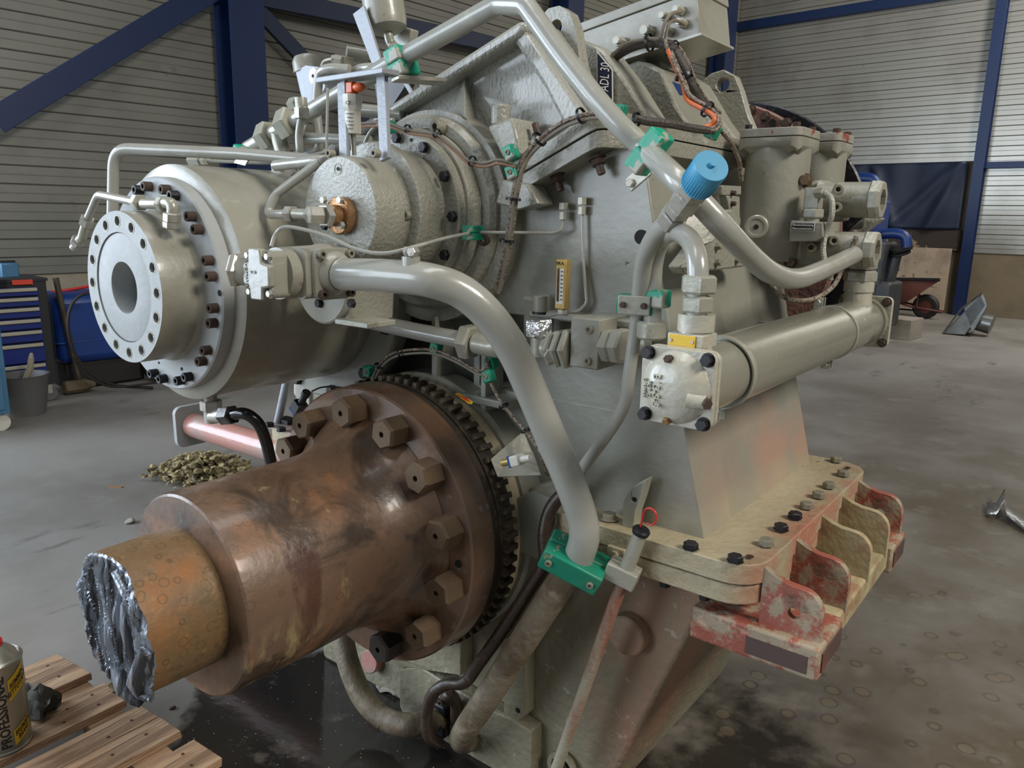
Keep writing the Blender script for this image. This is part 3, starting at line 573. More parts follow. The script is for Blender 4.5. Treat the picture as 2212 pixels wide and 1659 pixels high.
# left mount: pinkish plate
g = G(); A = [at(575, 924, Z=.797), at(625, 899, Z=.797), at(720, 900, Z=.797), at(700, 962, Z=.797)]; g.extr(A, (0, 0, .006)); part('left_flange_pad', g, PINKP, gh, bev=.002)
for x, y in ((582, 921), (608, 931)): bolt('hex', at(x, y, Z=.803), (0, 0, 1), .0135, .012, BOLTB, gh)
# left case extension, light strip next to the clutch bottom
g = G(); A = [at(636, 760, Y=1.44), at(668, 760, Y=1.44), at(668, 885, Y=1.44), at(650, 885, Y=1.44), at(640, 860, Y=1.44), at(634, 850, Y=1.44)]; g.extr(A, (0, .05, 0)); part('case_rib', g, GALV, gh, bev=.003)
# orange direction arrow
q = [at(983, 851, Z=1.027), at(990, 849, Z=1.027), at(1022, 868, Z=1.027), at(1020, 873, Z=1.027), at(1012, 872, Z=1.027)]
g = G(); g.extr(q, (0, 0, .0008)); ar = part('direction_sticker', g, YEL, gh, label='yellow sticker with a red arrow')
q = [at(987, 852, Z=1.0285), at(1004, 859, Z=1.0285), at(1005, 856, Z=1.0285), at(1016, 869, Z=1.0285), at(1000, 863, Z=1.0285), at(1002, 861.5, Z=1.0285), at(986, 854, Z=1.0285)]
g = G(); g.extr(q, (0, 0, .0004)); part('arrow', g, REDP, ar)
# type sign on the bearing block
P00 = at(1289, 108, Y=1.585); P01 = at(1323, 149, Y=1.60); P11 = at(1324, 245, Y=1.60); P10 = at(1290, 208, Y=1.585)
sn = (P01-P00).cross(P10-P00).normalized(); sn = sn if sn.y < 0 else -sn
g = G(); g.extr([P00, P01, P11, P10], -sn*.012); sg = part('type_plate', g, WHITEP, gh)
ins = lambda a, b, c, d: [a+(c-a)*.05+(b-a)*.0, b+(d-b)*.05, c+(a-c)*.05, d+(b-d)*.05]
g = G(); g.extr([p+sn*.0006 for p in ins(P00, P01, P11, P10)], sn*.0006); part('sign_field', g, NAVY, sg)
cen = (P00+P01+P11+P10)/4+sn*.002
text('sign_text', 'ard ADL 30', .0295, TM(cen+Vector((0, 0, -.006)), (0, 0, 1), sn), WHITEP, sg, depth=.0005, sx=.66, shear=.25)
g = G(); pp = [at(1451, 176, Y=1.775), at(1476, 184, Y=1.775), at(1480, 206, Y=1.775), at(1468, 206, Y=1.775)]; g.extr(pp, (0, .003, 0)); part('small_nameplate', g, LBLUE, gh, label='small blue nameplate with white edge')
# big bore unit (upper unit boss rings belong to the case)
g = G(); g.rev([(0, .20), (0, .222), (.012, .232), (.10, .232), (.10, .20)], (DX, 1.378, DZ), (0, 1, 0), 96, closed=True); part('bore_ring', g, CAST, gh)
g = G(); g.rev([(0, .20), (0, .254), (.09, .254), (.09, .20)], (DX+.005, 1.402, DZ-.01), (0, 1, 0), 96, closed=True); part('bore_ring', g, CAST, gh)
# clutch bearing flange behind the clutch
g = G(); g.rev([(0, .20), (0, .315), (.01, .322), (.06, .322), (.06, .20)], (CX+.03, 1.37, CZ-.02), (0, 1, 0), 80, closed=True); part('clutch_bore_flange', g, HOUSE, gh)
for k in range(12):
    t = 2*pi*k/12+.2; bolt('hex', (CX+.03+.30*cos(t), 1.37, CZ-.02+.30*sin(t)), (0, -1, 0), .016, .014, BOLTB, gh)
# rear input flange, rusty
rf = thing('input_flange', 'rusty brown bolted input flange at the far end of the gearbox, above the filters', 'flange', (-1.10, 2.3, 1.29))
g = G(); g.rev([(0, .20), (0, .400), (.005, .405), (.03, .405), (.03, .20)], (-1.03, 2.30, 1.394), (0, 1, 0), 96, closed=True); part('flange_disc', g, mat('rust_red_disc', rgb(140, 104, 92), .6, .1, [dict(col=rgb(96, 80, 76), scale=14, lo=.5, hi=.62, amt=.8)], (60, .4)), rf)
g = G(); g.rev([(0, .20), (0, .430), (.004, .434), (.012, .434), (.012, .20)], (-1.0, 2.40, 1.372), (0, 1, 0), 96, closed=True); part('rear_disc', g, BOLTB, rf)
g = G(); g.rev([(0, 0), (0, .25), (.12, .25), (.12, 0)], (-1.03, 2.15, 1.394), (0, 1, 0), 48); part('hub', g, HOUSE, rf)
for px, py in ((1623, 238), (1653, 252), (1700, 266)): bolt('hexw', at(px, py, Y=2.298), (0, -1, 0), .0125, .016, BOLTR, rf)
g = G(); q = at(1669, 266, Y=2.299); g.cyl(q, q-Vector((0, .002, 0)), .011, n=20); part('bolt_hole', g, HOLE, rf)
# ================================================================== OUTPUT SHAFT
sh = thing('output_shaft', 'thick rusty brown output shaft stub with bolted coupling flange, cut off at its near end', 'shaft', (SX, .9, SZ-.35))
O = (SX, 0, SZ)
pf = [(.720, .10), (.720, .203), (.7235, .2075), (.730, .2095), (.98, .2100), (1.02, .2105), (1.07, .214), (1.11, .224), (1.14, .240), (1.165, .262), (1.185, .275)]
g = G(); g.rev(pf, O, (0, 1, 0), 128); part('shaft_body', g, SHAFT, sh, ang=25)
pf = [(1.186, .20), (1.186, .340), (1.190, .3445), (1.258, .3475), (1.264, .344), (1.264, .20)]
g = G(); g.rev(pf, O, (0, 1, 0), 128, closed=True); part('coupling_flange', g, SHAFTF, sh)
g = G(); g.rev([(1.265, .20), (1.265, .338), (1.290, .338), (1.290, .20)], O, (0, 1, 0), 96, closed=True); part('spacer_ring', g, TEETH, sh)
g = G(); g.rev([(1.288, .20), (1.288, .3435), (1.335, .3435), (1.335, .20)], O, (0, 1, 0), 120, closed=True); tr_ = part('sensor_ring', g, TEETH, sh)
NT = 72; g = G(); g.box((0, 0, 0), (.0128, .040, .0135)); tm = mesh('tooth', g, TEETH)
for k in range(NT):
    t = 2*pi*k/NT; o = bpy.data.objects.new('tooth', tm); M = Matrix.Translation((SX+.3495*sin(t), 1.314, SZ+.3495*cos(t))) @ Matrix.Rotation(t, 4, 'Y'); link(o, M, tr_)
# front stub, torn face
g = G(); pf = [(.575, .139), (.60, .1405), (.70, .1415), (.721, .1415)]; n = 150; M = Matrix.Translation(Vector(O)) @ frame((0, 1, 0))
g.rev(pf, O, (0, 1, 0), n)
for i in range(n):                                       # ragged rim
    v = g.v[i]; v.y += .008*noise.noise(v*22)+.004*noise.noise(v*80)+(.006 if (v.x > SX+.03 and v.z < SZ) else 0)
rim = [g.v[i].copy() for i in range(n)]; part('stub', g, STUB, sh)
g = G(); vs = list(rim); fs = []; R_ = 44
rings = [list(range(n))]
for j in range(1, R_):
    f = 1-j/R_; row = []
    for i in range(n):
        p = rim[i]; x = SX+(p.x-SX)*f; z = SZ+(p.z-SZ)*f; base = p.y*f**3+.578*(1-f**3)
        rid = abs(noise.noise(Vector((x*75+z*6, z*3, 3))))*.026+noise.noise(Vector((x*170+z*9, z*5, 9)))*.014+noise.noise(Vector((x*22, z*16, 5)))*.008-.006
        row.append(len(vs)); vs.append(Vector((x, base+rid*min(1, (1-f)*6)-.004, z)))
    rings.append(row)
vs.append(Vector((SX, .572, SZ)))
for A_, B_ in zip(rings, rings[1:]):
    for i in range(n): fs.append((A_[i], A_[(i+1) % n], B_[(i+1) % n], B_[i]))
for i in range(n): fs.append((rings[-1][i], rings[-1][(i+1) % n], len(vs)-1))
g.add(vs, fs); part('torn_face', g, TORN, sh, ang=60)
# torn lips hanging at the lower edge
def blob(pts, rr, mt, nm, parent, sd=0, n=10):
    g = G(); g.tube(pts, rr, n)
    for v in g.v: v += Vector((noise.noise(v*60+Vector((sd, 0, 0))), noise.noise(v*60+Vector((0, sd, 5))), noise.noise(v*60+Vector((7, 0, sd)))))*.006
    return part(nm, g, mt, parent, ang=60)
for a, rr in (([(262, 1425), (270, 1455), (280, 1485), (296, 1508), (304, 1520)], [.020, .024, .022, .016, .006]), ([(318, 1400), (312, 1440), (305, 1475), (312, 1500), (330, 1510)], [.014, .020, .022, .016, .008]), ([(275, 1300), (282, 1350), (290, 1400), (300, 1440)], [.008, .014, .015, .010]),
              ([(248, 1230), (268, 1275), (290, 1320), (308, 1360)], [.006, .010, .011, .008]), ([(262, 1440), (255, 1462), (258, 1478), (252, 1484)], [.012, .010, .010, .006])):
    blob([at(x, y, Y=.572) for x, y in a], rr, TORN, 'torn_lip', sh, sd=a[0][0])
# long nuts on the flange
RB = .292
angs = {}
for px, py, mt in ((650, 925, NUT), (735, 888, NUT), (832, 915, NUT), (917, 1018, NUT), (960, 1160, NUT), (955, 1292, NUT), (892, 1370, NUT), (812, 1388, NUTD), (620, 985, NUT)):
    q = at(px, py, Y=1.132); t = atan2(q.z-SZ, q.x-SX)
    c = Vector((SX+RB*cos(t), 1.187, SZ+RB*sin(t)))
    bolt('nut', c, (0, -1, 0), .0375, .056, mt, sh, name='flange_nut', spin=t*1.7+px)
for t in (3.7, 4.1): bolt('nut', (SX+RB*cos(t), 1.187, SZ+RB*sin(t)), (0, -1, 0), .0375, .056, NUTD, sh, name='flange_nut', spin=t)
for px, py in ((990, 1218),):
    q = at(px, py, Y=1.185); g = G(); g.cyl(q, q-Vector((0, .0015, 0)), .009, n=16); part('tapped_hole', g, HOLE, sh)
# ================================================================== CLUTCH
cl = thing('hydraulic_clutch', 'big grey cylindrical clutch unit with bolted front disc, hanging at upper left of the gearbox', 'clutch', (CX, 1.1, CZ-.29))
OC = (CX, 0, CZ)
bw = G(); bw.rev([(.853, 0), (.853, .070)], OC, (0, 1, 0), 64)
g = G(); g.rev([(.975, .10), (.975, .262), (.985, .2825), (1.37, .2825), (1.37, .10)], OC, (0, 1, 0), 120, closed=True); part('drum', g, PAINT, cl)
g = G(); g.rev([(.944, .10), (.944, .2485), (.948, .2525), (.976, .2525), (.976, .10)], OC, (0, 1, 0), 120, closed=True); fl_ = part('bolt_flange', g, DISCF, cl)
g = G(); g.rev([(.850, .1725), (.853, .1735), (.935, .1735), (.9445, .181)], OC, (0, 1, 0), 120); part('neck', g, PAINT, cl)
# face plate with real bolt holes
HC = [(236, 558), (303, 527), (383, 568), (454, 655), (509, 795), (538, 947), (532, 1091), (498, 1204), (441, 1270), (371, 1278), (298, 1232), (232, 1143), (185, 1020), (157, 882), (157, 748), (183, 633)]
hol = []; hc = []
for a, b in HC:
    q = at(140+a/2.675, 280+b/2.675, Y=.85); t = atan2(q.z-CZ, q.x-CX); c = Vector((CX+.1505*cos(t), .85, CZ+.1505*sin(t))); hc.append(c); hol.append(ring(c, (0, 1, 0), .0108, 14))
g = G(); g.extr(ring((CX, .85, CZ), (0, 1, 0), .1725, 120), (0, .03, 0), hol+[ring((CX, .85, CZ), (0, 1, 0), .126, 80)]); part('face_plate', g, DISCF, cl)
for c in hc: bolt('sock', c+Vector((0, .022, 0)), (0, -1, 0), .0102, .014, BOLTR, cl, name='socket_screw')
for c in hc:
    g = G(); g.rev([(0, .0108), (-.0006, .0112), (-.0006, .0142), (0, .0146)], c, (0, 1, 0), 20); part('countersink_ring', g, BOLTG, cl)
g = G(); g.rev([(.858, .1255), (.8535, .124), (.8525, .1215), (.8525, .060), (.855, .0585), (.905, .0585), (.905, 0)], OC, (0, 1, 0), 96); part('hub_face', g, DISCF, cl)
# socket screws on the bolt flange
FB = [(400, 352, 1), (450, 328, 0), (555, 328, 0), (607, 357, 1), (718, 468, 0), (762, 547, 0), (838, 738, 0), (860, 843, 0), (870, 1050, 0), (865, 1148, 0), (815, 1310, 0), (780, 1370, 0), (490, 1390, 1), (540, 1425, 1), (640, 1455, 1), (690, 1447, 1)]
for a, b, k in FB:
    q = at(140+a/2.675, 280+b/2.675, Y=.925); t = atan2(q.z-CZ, q.x-CX)
    bolt('sock', (CX+.2300*cos(t), .945, CZ+.2300*sin(t)), (0, -1, 0), .0112, .021, BOLTB if k else BOLTR, cl, name='socket_screw')
for a, b, r_ in ((895, 945, .007), (675, 1383, .004), (543, 1347, .003)):
    q = at(140+a/2.675, 280+b/2.675, Y=.9435); g = G(); g.cyl(q, q-Vector((0, .001, 0)), r_, n=14); part('tapped_hole', g, HOLE, cl)
# ================================================================== UPPER HYDRAULIC UNIT (above shaft)
pu = thing('piston_unit', 'round grey stepped piston housing with a brass flange on its front face', 'hydraulic cylinder', (DX, 1.2, DZ-.2))
OD = (DX, 0, DZ)
g = G(); g.rev([(1.130, 0), (1.130, .117), (1.134, .1205), (1.218, .1215), (1.224, .128)], OD, (0, 1, 0), 96); part('cap', g, CAST, pu)
g = G(); g.rev([(1.222, .10), (1.222, .1545), (1.226, .158), (1.246, .158), (1.246, .10)], OD, (0, 1, 0), 96, closed=True); part('front_flange', g, CAST, pu)
g = G(); g.rev([(1.246, .146), (1.270, .142), (1.318, .146)], OD, (0, 1, 0), 96); part('barrel', g, CAST, pu)
g = G(); g.rev([(1.315, .12), (1.315, .182), (1.319, .1862), (1.338, .1862), (1.338, .195), (1.360, .1985), (1.385, .1985), (1.385, .12)], OD, (0, 1, 0), 96, closed=True); part('mounting_flange', g, CAST, pu)
h_ = lambda a, b, y: at(640+a/3.131, 230+b/3.131, Y=y)
for a, b in ((683, 213), (866, 277), (1007, 473), (1060, 745), (1008, 1005)): bolt('hex', h_(a, b, 1.31), (0, -1, 0), .0125, .010, BOLTB, pu)
g = G(); q = h_(777, 226, 1.3145); g.cyl(q, q-Vector((0, .001, 0)), .004, n=12); part('tapped_hole', g, HOLE, pu)
bolt('sock', h_(757, 738, 1.222), (0, -1, 0), .011, .012, BOLTG, pu, name='socket_screw')
bolt('sock', h_(700, 897, 1.222), (0, -1, 0), .0045, .022, BOLTR, pu, name='pin')
g = G(); q = at(730.5, 365, Y=1.131); g.rev([(0, .014), (.002, .013), (.002, .010), (0, .0095), (-.003, .006), (-.003, 0)], q, (0, -1, 0), 24); part('plug', g, BOLTG, pu)
g = G(); q = at(730.5, 365, Y=1.1275); g.cyl(q, q+Vector((0, -.0012, 0)), .0042, n=12); part('plug_hole', g, HOLE, pu)
# big socket screws on the bore rings
bolt('sock', at(957, 276, Y=1.385), (0, -1, 0), .0165, .030, BOLTG, pu, name='socket_screw')
bolt('sock', at(1058, 517, Y=1.40), (0, -1, 0), .015, .028, BOLTR, pu, name='socket_screw', label='rusty socket screw')
g = G(); q = at(1048, 567, Y=1.401); g.cyl(q, q-Vector((0, .001, 0)), .008, n=14); part('tapped_hole', g, HOLE, pu)
# brass flange
bc = at(744, 466, Y=1.13)
g = G(); g.rev([(0, 0), (0, .0385), (-.002, .0405), (-.018, .0405), (-.021, .038), (-.021, 0)], bc, (0, 1, 0), 48); bf = part('brass_flange', g, BRASS, pu, label='brass flange')
g = G(); g.rev([(-.02, 0), (-.02, .023), (-.040, .023), (-.042, .021), (-.042, 0)], bc, (0, 1, 0), 36); part('gland', g, BRASS, bf)
for px, py, mt in ((701, 432, ZINC), (737, 432, ZINC), (703, 489, BOLTB), (740, 487, ZINC)): bolt('hex', at(px, py, Y=1.106), (0, -1, 0), .0088, .008, mt, bf)
# ================================================================== PIPES
def pipe(name, label, pts, r, mt, rad=.06, n=20, group=None, smooth=False, cat='pipe'):
    P_ = catmull(pts, 8) if smooth else fillet(pts, rad)
    g = G(); g.tube(P_, r, n); return tag(part(name, g, mt), label, cat, group), P_
def nut2(root, p, d, af, L, mt=None, name='nut'):
    d = Vector(d).normalized(); g = G(); g.hexa(Vector(p)-d*L/2, Vector(p)+d*L/2, af); return part(name, g, mt or FIT, root)
# thick suction pipe
sp = thing('suction_pipe', 'thickest grey steel pipe, curving from the gear pump down past the shaft flange', 'pipe', at(980, 1610, Y=1.3))
pts = [at(700, 592, Y=1.03), at(760, 593, Y=1.03), at(850, 597, Y=1.035), at(930, 606, Y=1.05), at(1000, 632, Y=1.09), at(1060, 686, Y=1.13), at(1110, 760, Y=1.17), at(1150, 850, Y=1.21), at(1190, 945, Y=1.24), at(1228, 1035, Y=1.265), at(1255, 1110, Y=1.285), at(1262, 1160, Y=1.29), at(1250, 1205, Y=1.295)]
g = G(); g.tube(catmull(pts, 8), .0325, 28); part('upper_pipe', g, PIPE, sp)
pts = [at(1246, 1212, Y=1.295), at(1210, 1262, Y=1.295), at(1140, 1370, Y=1.30), at(1060, 1495, Y=1.30), at(1005, 1578, Y=1.31), at(1000, 1600, Y=1.36), at(1030, 1588, Y=1.45)]
g = G(); g.tube(catmull(pts, 8), .0325, 28); part('lower_pipe', g, PIPED, sp, label='soiled lower length of the pipe')
q0 = at(742, 592, Y=1.03); g = G(); g.rev([(-.004, .0325), (0, .0345), (.004, .0325)], q0, (1, 0, -.02), 28); part('weld_seam', g, PIPE, sp)
q = at(888, 575, Y=1.035); g = G(); g.rev([(-.03, .026), (-.006, .022), (.0, .0175), (.018, .0175), (.018, .016)], q, (0, 0, 1), 28); g.cyl(q+Vector((0, 0, .012)), q+Vector((0, 0, .018)), .0165, n=24); part('port_boss', g, PIPE, sp)
nut2(sp, q+Vector((-.008, 0, .027)), (1, 0, 0), .018, .011, ZINC); nut2(sp, q+Vector((.010, -.004, .027)), (.3, -1, 0), .017, .020, ZINC)
# drain pipe below the shaft
dp = thing('return_pipe', 'dusty grey elbow pipe under the rusty shaft, running along the floor into the sump', 'pipe', at(850, 1575, Y=1.30))
pts = [at(738, 1360, Y=1.32), at(752, 1430, Y=1.30), at(783, 1505, Y=1.29), at(830, 1552, Y=1.29), at(880, 1566, Y=1.29), at(935, 1556, Y=1.36), at(975, 1535, Y=1.46)]
g = G(); g.tube(catmull(pts, 8), .0315, 24); part('elbow', g, PIPED, dp)
q = at(836, 1556, Y=1.29); g = G(); g.rev([(-.004, .031), (0, .034), (.004, .031)], q, (.75, 0, -.3), 24); part('weld_seam', g, PIPED, dp)
g = G(); g.cyl(at(796, 1430, Y=1.42), at(822, 1420, Y=1.47), .036, n=24, ch=.003); part('plug', g, PINK, dp, label='pinkish round plug')
# capped pipe and its brown lower run
cp = thing('capped_pipe', 'slim grey riser pipe ending in a bright nut and blue plastic cap', 'pipe', at(1258, 1010, Y=1.36))
CAPY = 1.115; e0 = at(1448, 478, Y=1.20)
pts = [e0, at(1418, 505, Y=1.23), at(1392, 560, Y=1.27), at(1382, 640, Y=1.30), at(1374, 700, Y=1.31), at(1360, 800, Y=1.31), at(1348, 875, Y=1.32), at(1312, 938, Y=1.34), at(1272, 992, Y=1.36), at(1235, 1045, Y=1.38)]
Pc = catmull(pts, 8); g = G(); g.tube(Pc, [.0165 if i < 30 else .0128 for i in range(len(Pc))], 20); part('riser', g, PIPE, cp)
cd = (at(1537, 358, Y=CAPY)-e0).normalized()
for t0, t1, af, mt in ((-.004, .026, .042, ZINC), (.027, .046, .037, ZINC), (.047, .084, .043, ZINC), (.085, .112, .043, ZINC)):
    g = G(); g.hexa(e0+cd*t0, e0+cd*t1, af); part('nut', g, mt, cp)
g = G(); 
nb = 40; c0 = e0+cd*.106; g.rev([(0, 0), (0, .0262), (.048, .0278), (.052, .0265), (.052, 0)], c0, cd, nb); bc_ = part('end_cap', g, CAPB, cp, label='blue plastic cap')
g = G()
for k in range(40):
    M = frame(cd); t = 2*pi*k/40; d_ = M @ Vector((cos(t), sin(t), 0)); p = c0+d_*.0268+cd*.024
    g.tube([p-cd*.020, p+cd*.020], .0010, 4)
part('knurl', g, CAPB, bc_, kind='stuff')
g = G(); g.cyl(c0+cd*.051, c0+cd*.058, .005, n=12); part('cap_pip', g, CAPB, bc_)
pipe('oil_line', 'oily brown-black thin pipe behind the thick suction pipe, hooked at its lower end', [at(1232, 1050, Y=1.38), at(1192, 1095, Y=1.36), at(1176, 1150, Y=1.34), at(1176, 1215, Y=1.33), at(1150, 1262, Y=1.32), at(1085, 1362, Y=1.30), at(1030, 1440, Y=1.29), at(1003, 1474, Y=1.28), at(965, 1478, Y=1.28), at(936, 1498, Y=1.27), at(922, 1540, Y=1.27), at(925, 1588, Y=1.27), at(950, 1606, Y=1.30)], .0155, HOSEB, smooth=True)
# U pipe and nut stack onto the cooler
KX, KZ = -.504, 1.198
up = thing('u_bend_pipe', 'grey U-shaped pipe arching over into the stacked nuts above the cooler', 'pipe', at(1510, 640, X=KX))
ku = at(1508, 640, X=KX); ky = ku.y
pts = [Vector((KX, ky, KZ+.10)), at(1508, 600, X=KX), at(1502, 545, Y=ky+.01), at(1484, 512, Y=ky+.05), at(1455, 500, Y=ky+.10), at(1428, 520, Y=ky+.15), at(1414, 565, Y=ky+.18), at(1410, 640, Y=ky+.19), at(1410, 735, Y=ky+.19)]
g = G(); g.tube(catmull(pts, 8), .0165, 22); part('bend', g, PIPE, up)
for z0, z1, af in ((1.338, 1.366, .050), (1.309, 1.334, .044)):
    g = G(); g.hexa((KX, ky, z0), (KX, ky, z1), af); part('nut', g, FIT, up)
q = at(1408, 700, Y=ky+.19); g = G(); g.cyl(q-Vector((0, 0, .028)), q+Vector((0, 0, .006)), .028, n=24, ch=.004); part('collar', g, FIT, up)
q = at(1405, 640, Y=ky+.18); g = G(); g.box(q+Vector((.006, .01, -.004)), (.05, .035, .034)); part('clamp_block', g, GREENP, up, bev=.004)
# ---- oil cooler
ok = thing('oil_cooler', 'long horizontal tube oil cooler with square bolted end caps on the right side', 'oil cooler', (KX, 1.65, KZ-.09))
g = G(); g.rev([(1.088, .05), (1.088, .0535), (1.115, .056), (1.225, .0565), (1.225, .0605), (2.02, .0605), (2.02, .057), (2.12, .057), (2.12, .063), (2.145, .063), (2.145, .05)], (KX, 0, KZ), (0, 1, 0), 72); part('shell', g, COOL, ok)
def capplate(y0, y1, parent, nm, hw=.0600):
    pl = rrect(KX-hw, KX+hw, KZ-hw, KZ+hw, .015, 4); g = G(); g.extr([(x, y0, z) for x, z in pl], (0, y1-y0, 0)); return part(nm, g, COOLC, parent, bev=.003)
YC = 1.062
ca = capplate(YC, YC+.014, ok, 'end_cap')
g = G(); g.rev([(YC-.024, 0), (YC-.022, .022), (YC-.017, .038), (YC-.010, .050), (YC+.001, .0575)], (KX, 0, KZ), (0, 1, 0), 48); part('dome', g, COOLC, ca)
capplate(YC+.016, YC+.026, ok, 'gasket_plate')
cb = capplate(2.155, 2.172, ok, 'end_cap', .066)
g = G(); g.rev([(2.172, .055), (2.195, .04), (2.205, 0)], (KX, 0, KZ), (0, 1, 0), 40); part('dome', g, COOLC, cb)
g = G(); g.rev([(2.145, .055), (2.155, .055)], (KX, 0, KZ), (0, 1, 0), 40); part('neck', g, COOLC, ok)
for sx in (-1, 1):
    for sz in (-1, 1):
        bolt('hexw', (KX+sx*.049, YC, KZ+sz*.049), (0, -1, 0), .0092, .013, BOLTB, ca)
        bolt('hexw', (KX+sx*.053, 2.155, KZ+sz*.053), (0, -1, 0), .0095, .012, BOLTR, cb)
bolt('hexw', (KX-.008, YC-.012, KZ+.044), (0, -1, .3), .0062, .010, BOLTR, ca); bolt('hexw', (KX-.006, YC-.008, KZ-.050), (0, -1, -.3), .0060, .010, BRASS, ca)
g = G(); g.cyl((KX+.026, YC-.012, KZ-.012), (KX+.052, YC-.006, KZ-.014), .014, .011, n=20); part('plug_boss', g, COOLC, ca)
bolt('hexw', (KX+.049, YC-.006, KZ-.014), (.8, -.6, 0), .0085, .014, BOLTR, ca)
text('cast_mark', 'B13-5-5', .0165, TM((KX-.021, YC-.0235, KZ-.004), (0, 0, -1), (-.15, -1, 0)), COOLC, ca, depth=.0022)
text('cast_mark', 'FOR D', .009, TM((KX-.034, YC-.0205, KZ-.004), (0, 0, -1), (-.3, -1, 0)), COOLC, ca, depth=.0018); text('cast_mark', 'D107800', .0085, TM((KX-.044, YC-.0165, KZ-.004), (0, 0, -1), (-.5, -1, 0)), COOLC, ca, depth=.0018)
for yk, k_ in ((ky, .8), (2.075, 1)):
    g = G(); g.rev([(.04, .028*k_/.8), (.082, .026*k_/.8), (.082, .0285*k_/.8), (.108, .0285*k_/.8), (.108, .0)], (KX, yk, KZ), (0, 0, 1), 28); part('nozzle', g, COOLC, ok)
g = G(); g.box((KX-.004, ky-.002, KZ+.068), (.060, .052, .022)); part('nozzle_block', g, COOLC, ok, bev=.002)
q = Vector((KX-.008, ky-.030, KZ+.068)); g = G(); g.box(q, (.044, .003, .018)); tg = part('rating_plate', g, YEL, ok, label='yellow riveted plate', bev=.001)
for sx in (-1, 1): bolt('hex', q+Vector((sx*.018, -.0015, 0)), (0, -1, 0), .0028, .002, ZINC, tg, name='rivet')
for yb in (1.225, 1.860):
    g = G(); g.rev([(-.008, .0605), (-.008, .0632), (.008, .0632), (.008, .0605)], (KX, yb, KZ), (0, 1, 0), 64, closed=True); st = part('strap', g, FIT, ok)
    for sg_ in (1, -1):
        for dy in (-.008, .012):
            g = G(); c = Vector((KX-.030 if sg_ > 0 else KX+.0, yb+dy, KZ+sg_*(.066 if sg_ > 0 else .072))); g.box(c, (.020, .003, .026)); part('strap_ear', g, FIT, st, bev=.001)
        bolt('hexw', c+Vector((0, -.023, .003*sg_)), (0, -1, 0), .0075, .009, FIT, st)
for yb in (1.50, 1.95):
    g = G(); g.box((KX-.12, yb, KZ-.04), (.20, .012, .08)); part('mounting_bracket', g, HOUSE, ok, bev=.002)
# ---- big upper pipe
bp = thing('pressure_pipe', 'long grey pressure pipe passing over the casing roof and diagonally down to the filters', 'pipe', at(1700, 620, X=-.5))
pts = [at(636, 262, Y=1.30), at(844, 138, Y=1.30), at(1092, -4, Y=1.30), at(1135, 8, Y=1.28), at(1372, 300, Y=1.30), at(1612, 556, X=-.505), at(1690, 622, X=-.50), at(1868, 538, X=-.50)]
Pp = fillet([pts[0], pts[1], at(1078, 8, Y=1.30), at(1135, 10, Y=1.285), at(1172, 62, Y=1.285)], [.1, .06, .03], 8)
Pp += catmull([at(1172, 62, Y=1.285), at(1215, 122, Y=1.285), at(1262, 182, Y=1.285), at(1300, 228, Y=1.285), at(1345, 277, Y=1.29), at(1400, 328, Y=1.30), at(1457, 383, X=-.60), at(1513, 438, X=-.555), at(1570, 500, X=-.52), at(1625, 557, X=-.51), at(1668, 590, X=-.50), at(1715, 602, X=-.50), at(1765, 588, X=-.50), at(1868, 540, X=-.50)], 6)[1:]
g = G(); g.tube(Pp, .0203, 24); part('run', g, PIPE, bp)
g = G(); d = (Pp[-1]-Pp[-2]).normalized(); g.hexa(Pp[-1]-d*.012, Pp[-1]+d*.02, .060); part('nut', g, FIT, bp)
# left end fittings of the upper pipe
p0 = Pp[0]; dl = (Pp[0]-Pp[1]).normalized()
for a, b, af in ((.0, .045, .075), (.10, .14, .070)):
    g = G(); g.hexa(p0+dl*a, p0+dl*b, af); part('nut', g, FIT, bp)
g = G(); g.cyl(p0-dl*.01, p0+dl*.22, .021, n=20); g.cyl(p0+dl*.08, p0+dl*.08+Vector((.03, 0, -.075)), .020, n=20); part('tee', g, FIT, bp)
g = G(); q = p0+dl*.08+Vector((.03, 0, -.075)); g.hexa(q, q+Vector((.012, 0, -.035)), .068); part('nut', g, FIT, bp)
# upper clamp on the bracket
def clamp(p, d, up_, L, wd, ht, mt, label, group='green pipe clamps', name='pipe_clamp', bolts=True, split=True):
    """block clamp: pipe runs along d, block centre p, thickness L along pipe, width wd across, height ht along up"""
    d = Vector(d).normalized(); up_ = Vector(up_); up_ = (up_-d*up_.dot(d)).normalized(); x = up_.cross(d)
    M = Matrix(((x.x, d.x, up_.x), (x.y, d.y, up_.y), (x.z, d.z, up_.z)))
    t = thing(name, label, 'clamp', Vector(p)-up_*ht/2, group)
    for s in ((-1, 1) if split else (0,)):
        g = G(); g.box(Vector(p)+up_*s*ht*.252, (wd, L, ht*(.492 if split else 1)), M); part('half', g, mt, t, bev=min(.004, ht*.06))
    if bolts:
        for s in (-1, 1): bolt('sock', Vector(p)+up_*(ht*.5)+x*s*wd*.36, up_, min(.0075, wd*.09), .005, BOLTG, t, name='socket_screw')
    return t
q = at(868, 136, Y=1.30); dq = (Pp[14]-Pp[1]).normalized() if len(Pp) > 14 else Vector((1, 0, .5))
dq = (at(1000, 55, Y=1.30)-q).normalized()
clamp(q, dq, (-.10, -.1, 1), .045, .060, .064, GREENP, 'green and grey pipe clamp on the upper roof pipe, left of the casing ridge', None, bolts=False)
g = G(); A = [at(845, 170, Y=1.26), at(862, 162, Y=1.26), at(965, 168, Y=1.40), at(945, 178, Y=1.40)]; g.extr(A, (0, 0, -.008)); cbk = tag(part('clamp_bracket', g, ZINC, bev=.001), 'flat steel bracket plate carrying the roof pipe clamp', 'bracket')
q = at(1402, 328, Y=1.30); dq = (at(1457, 383, Y=1.30)-q).normalized()
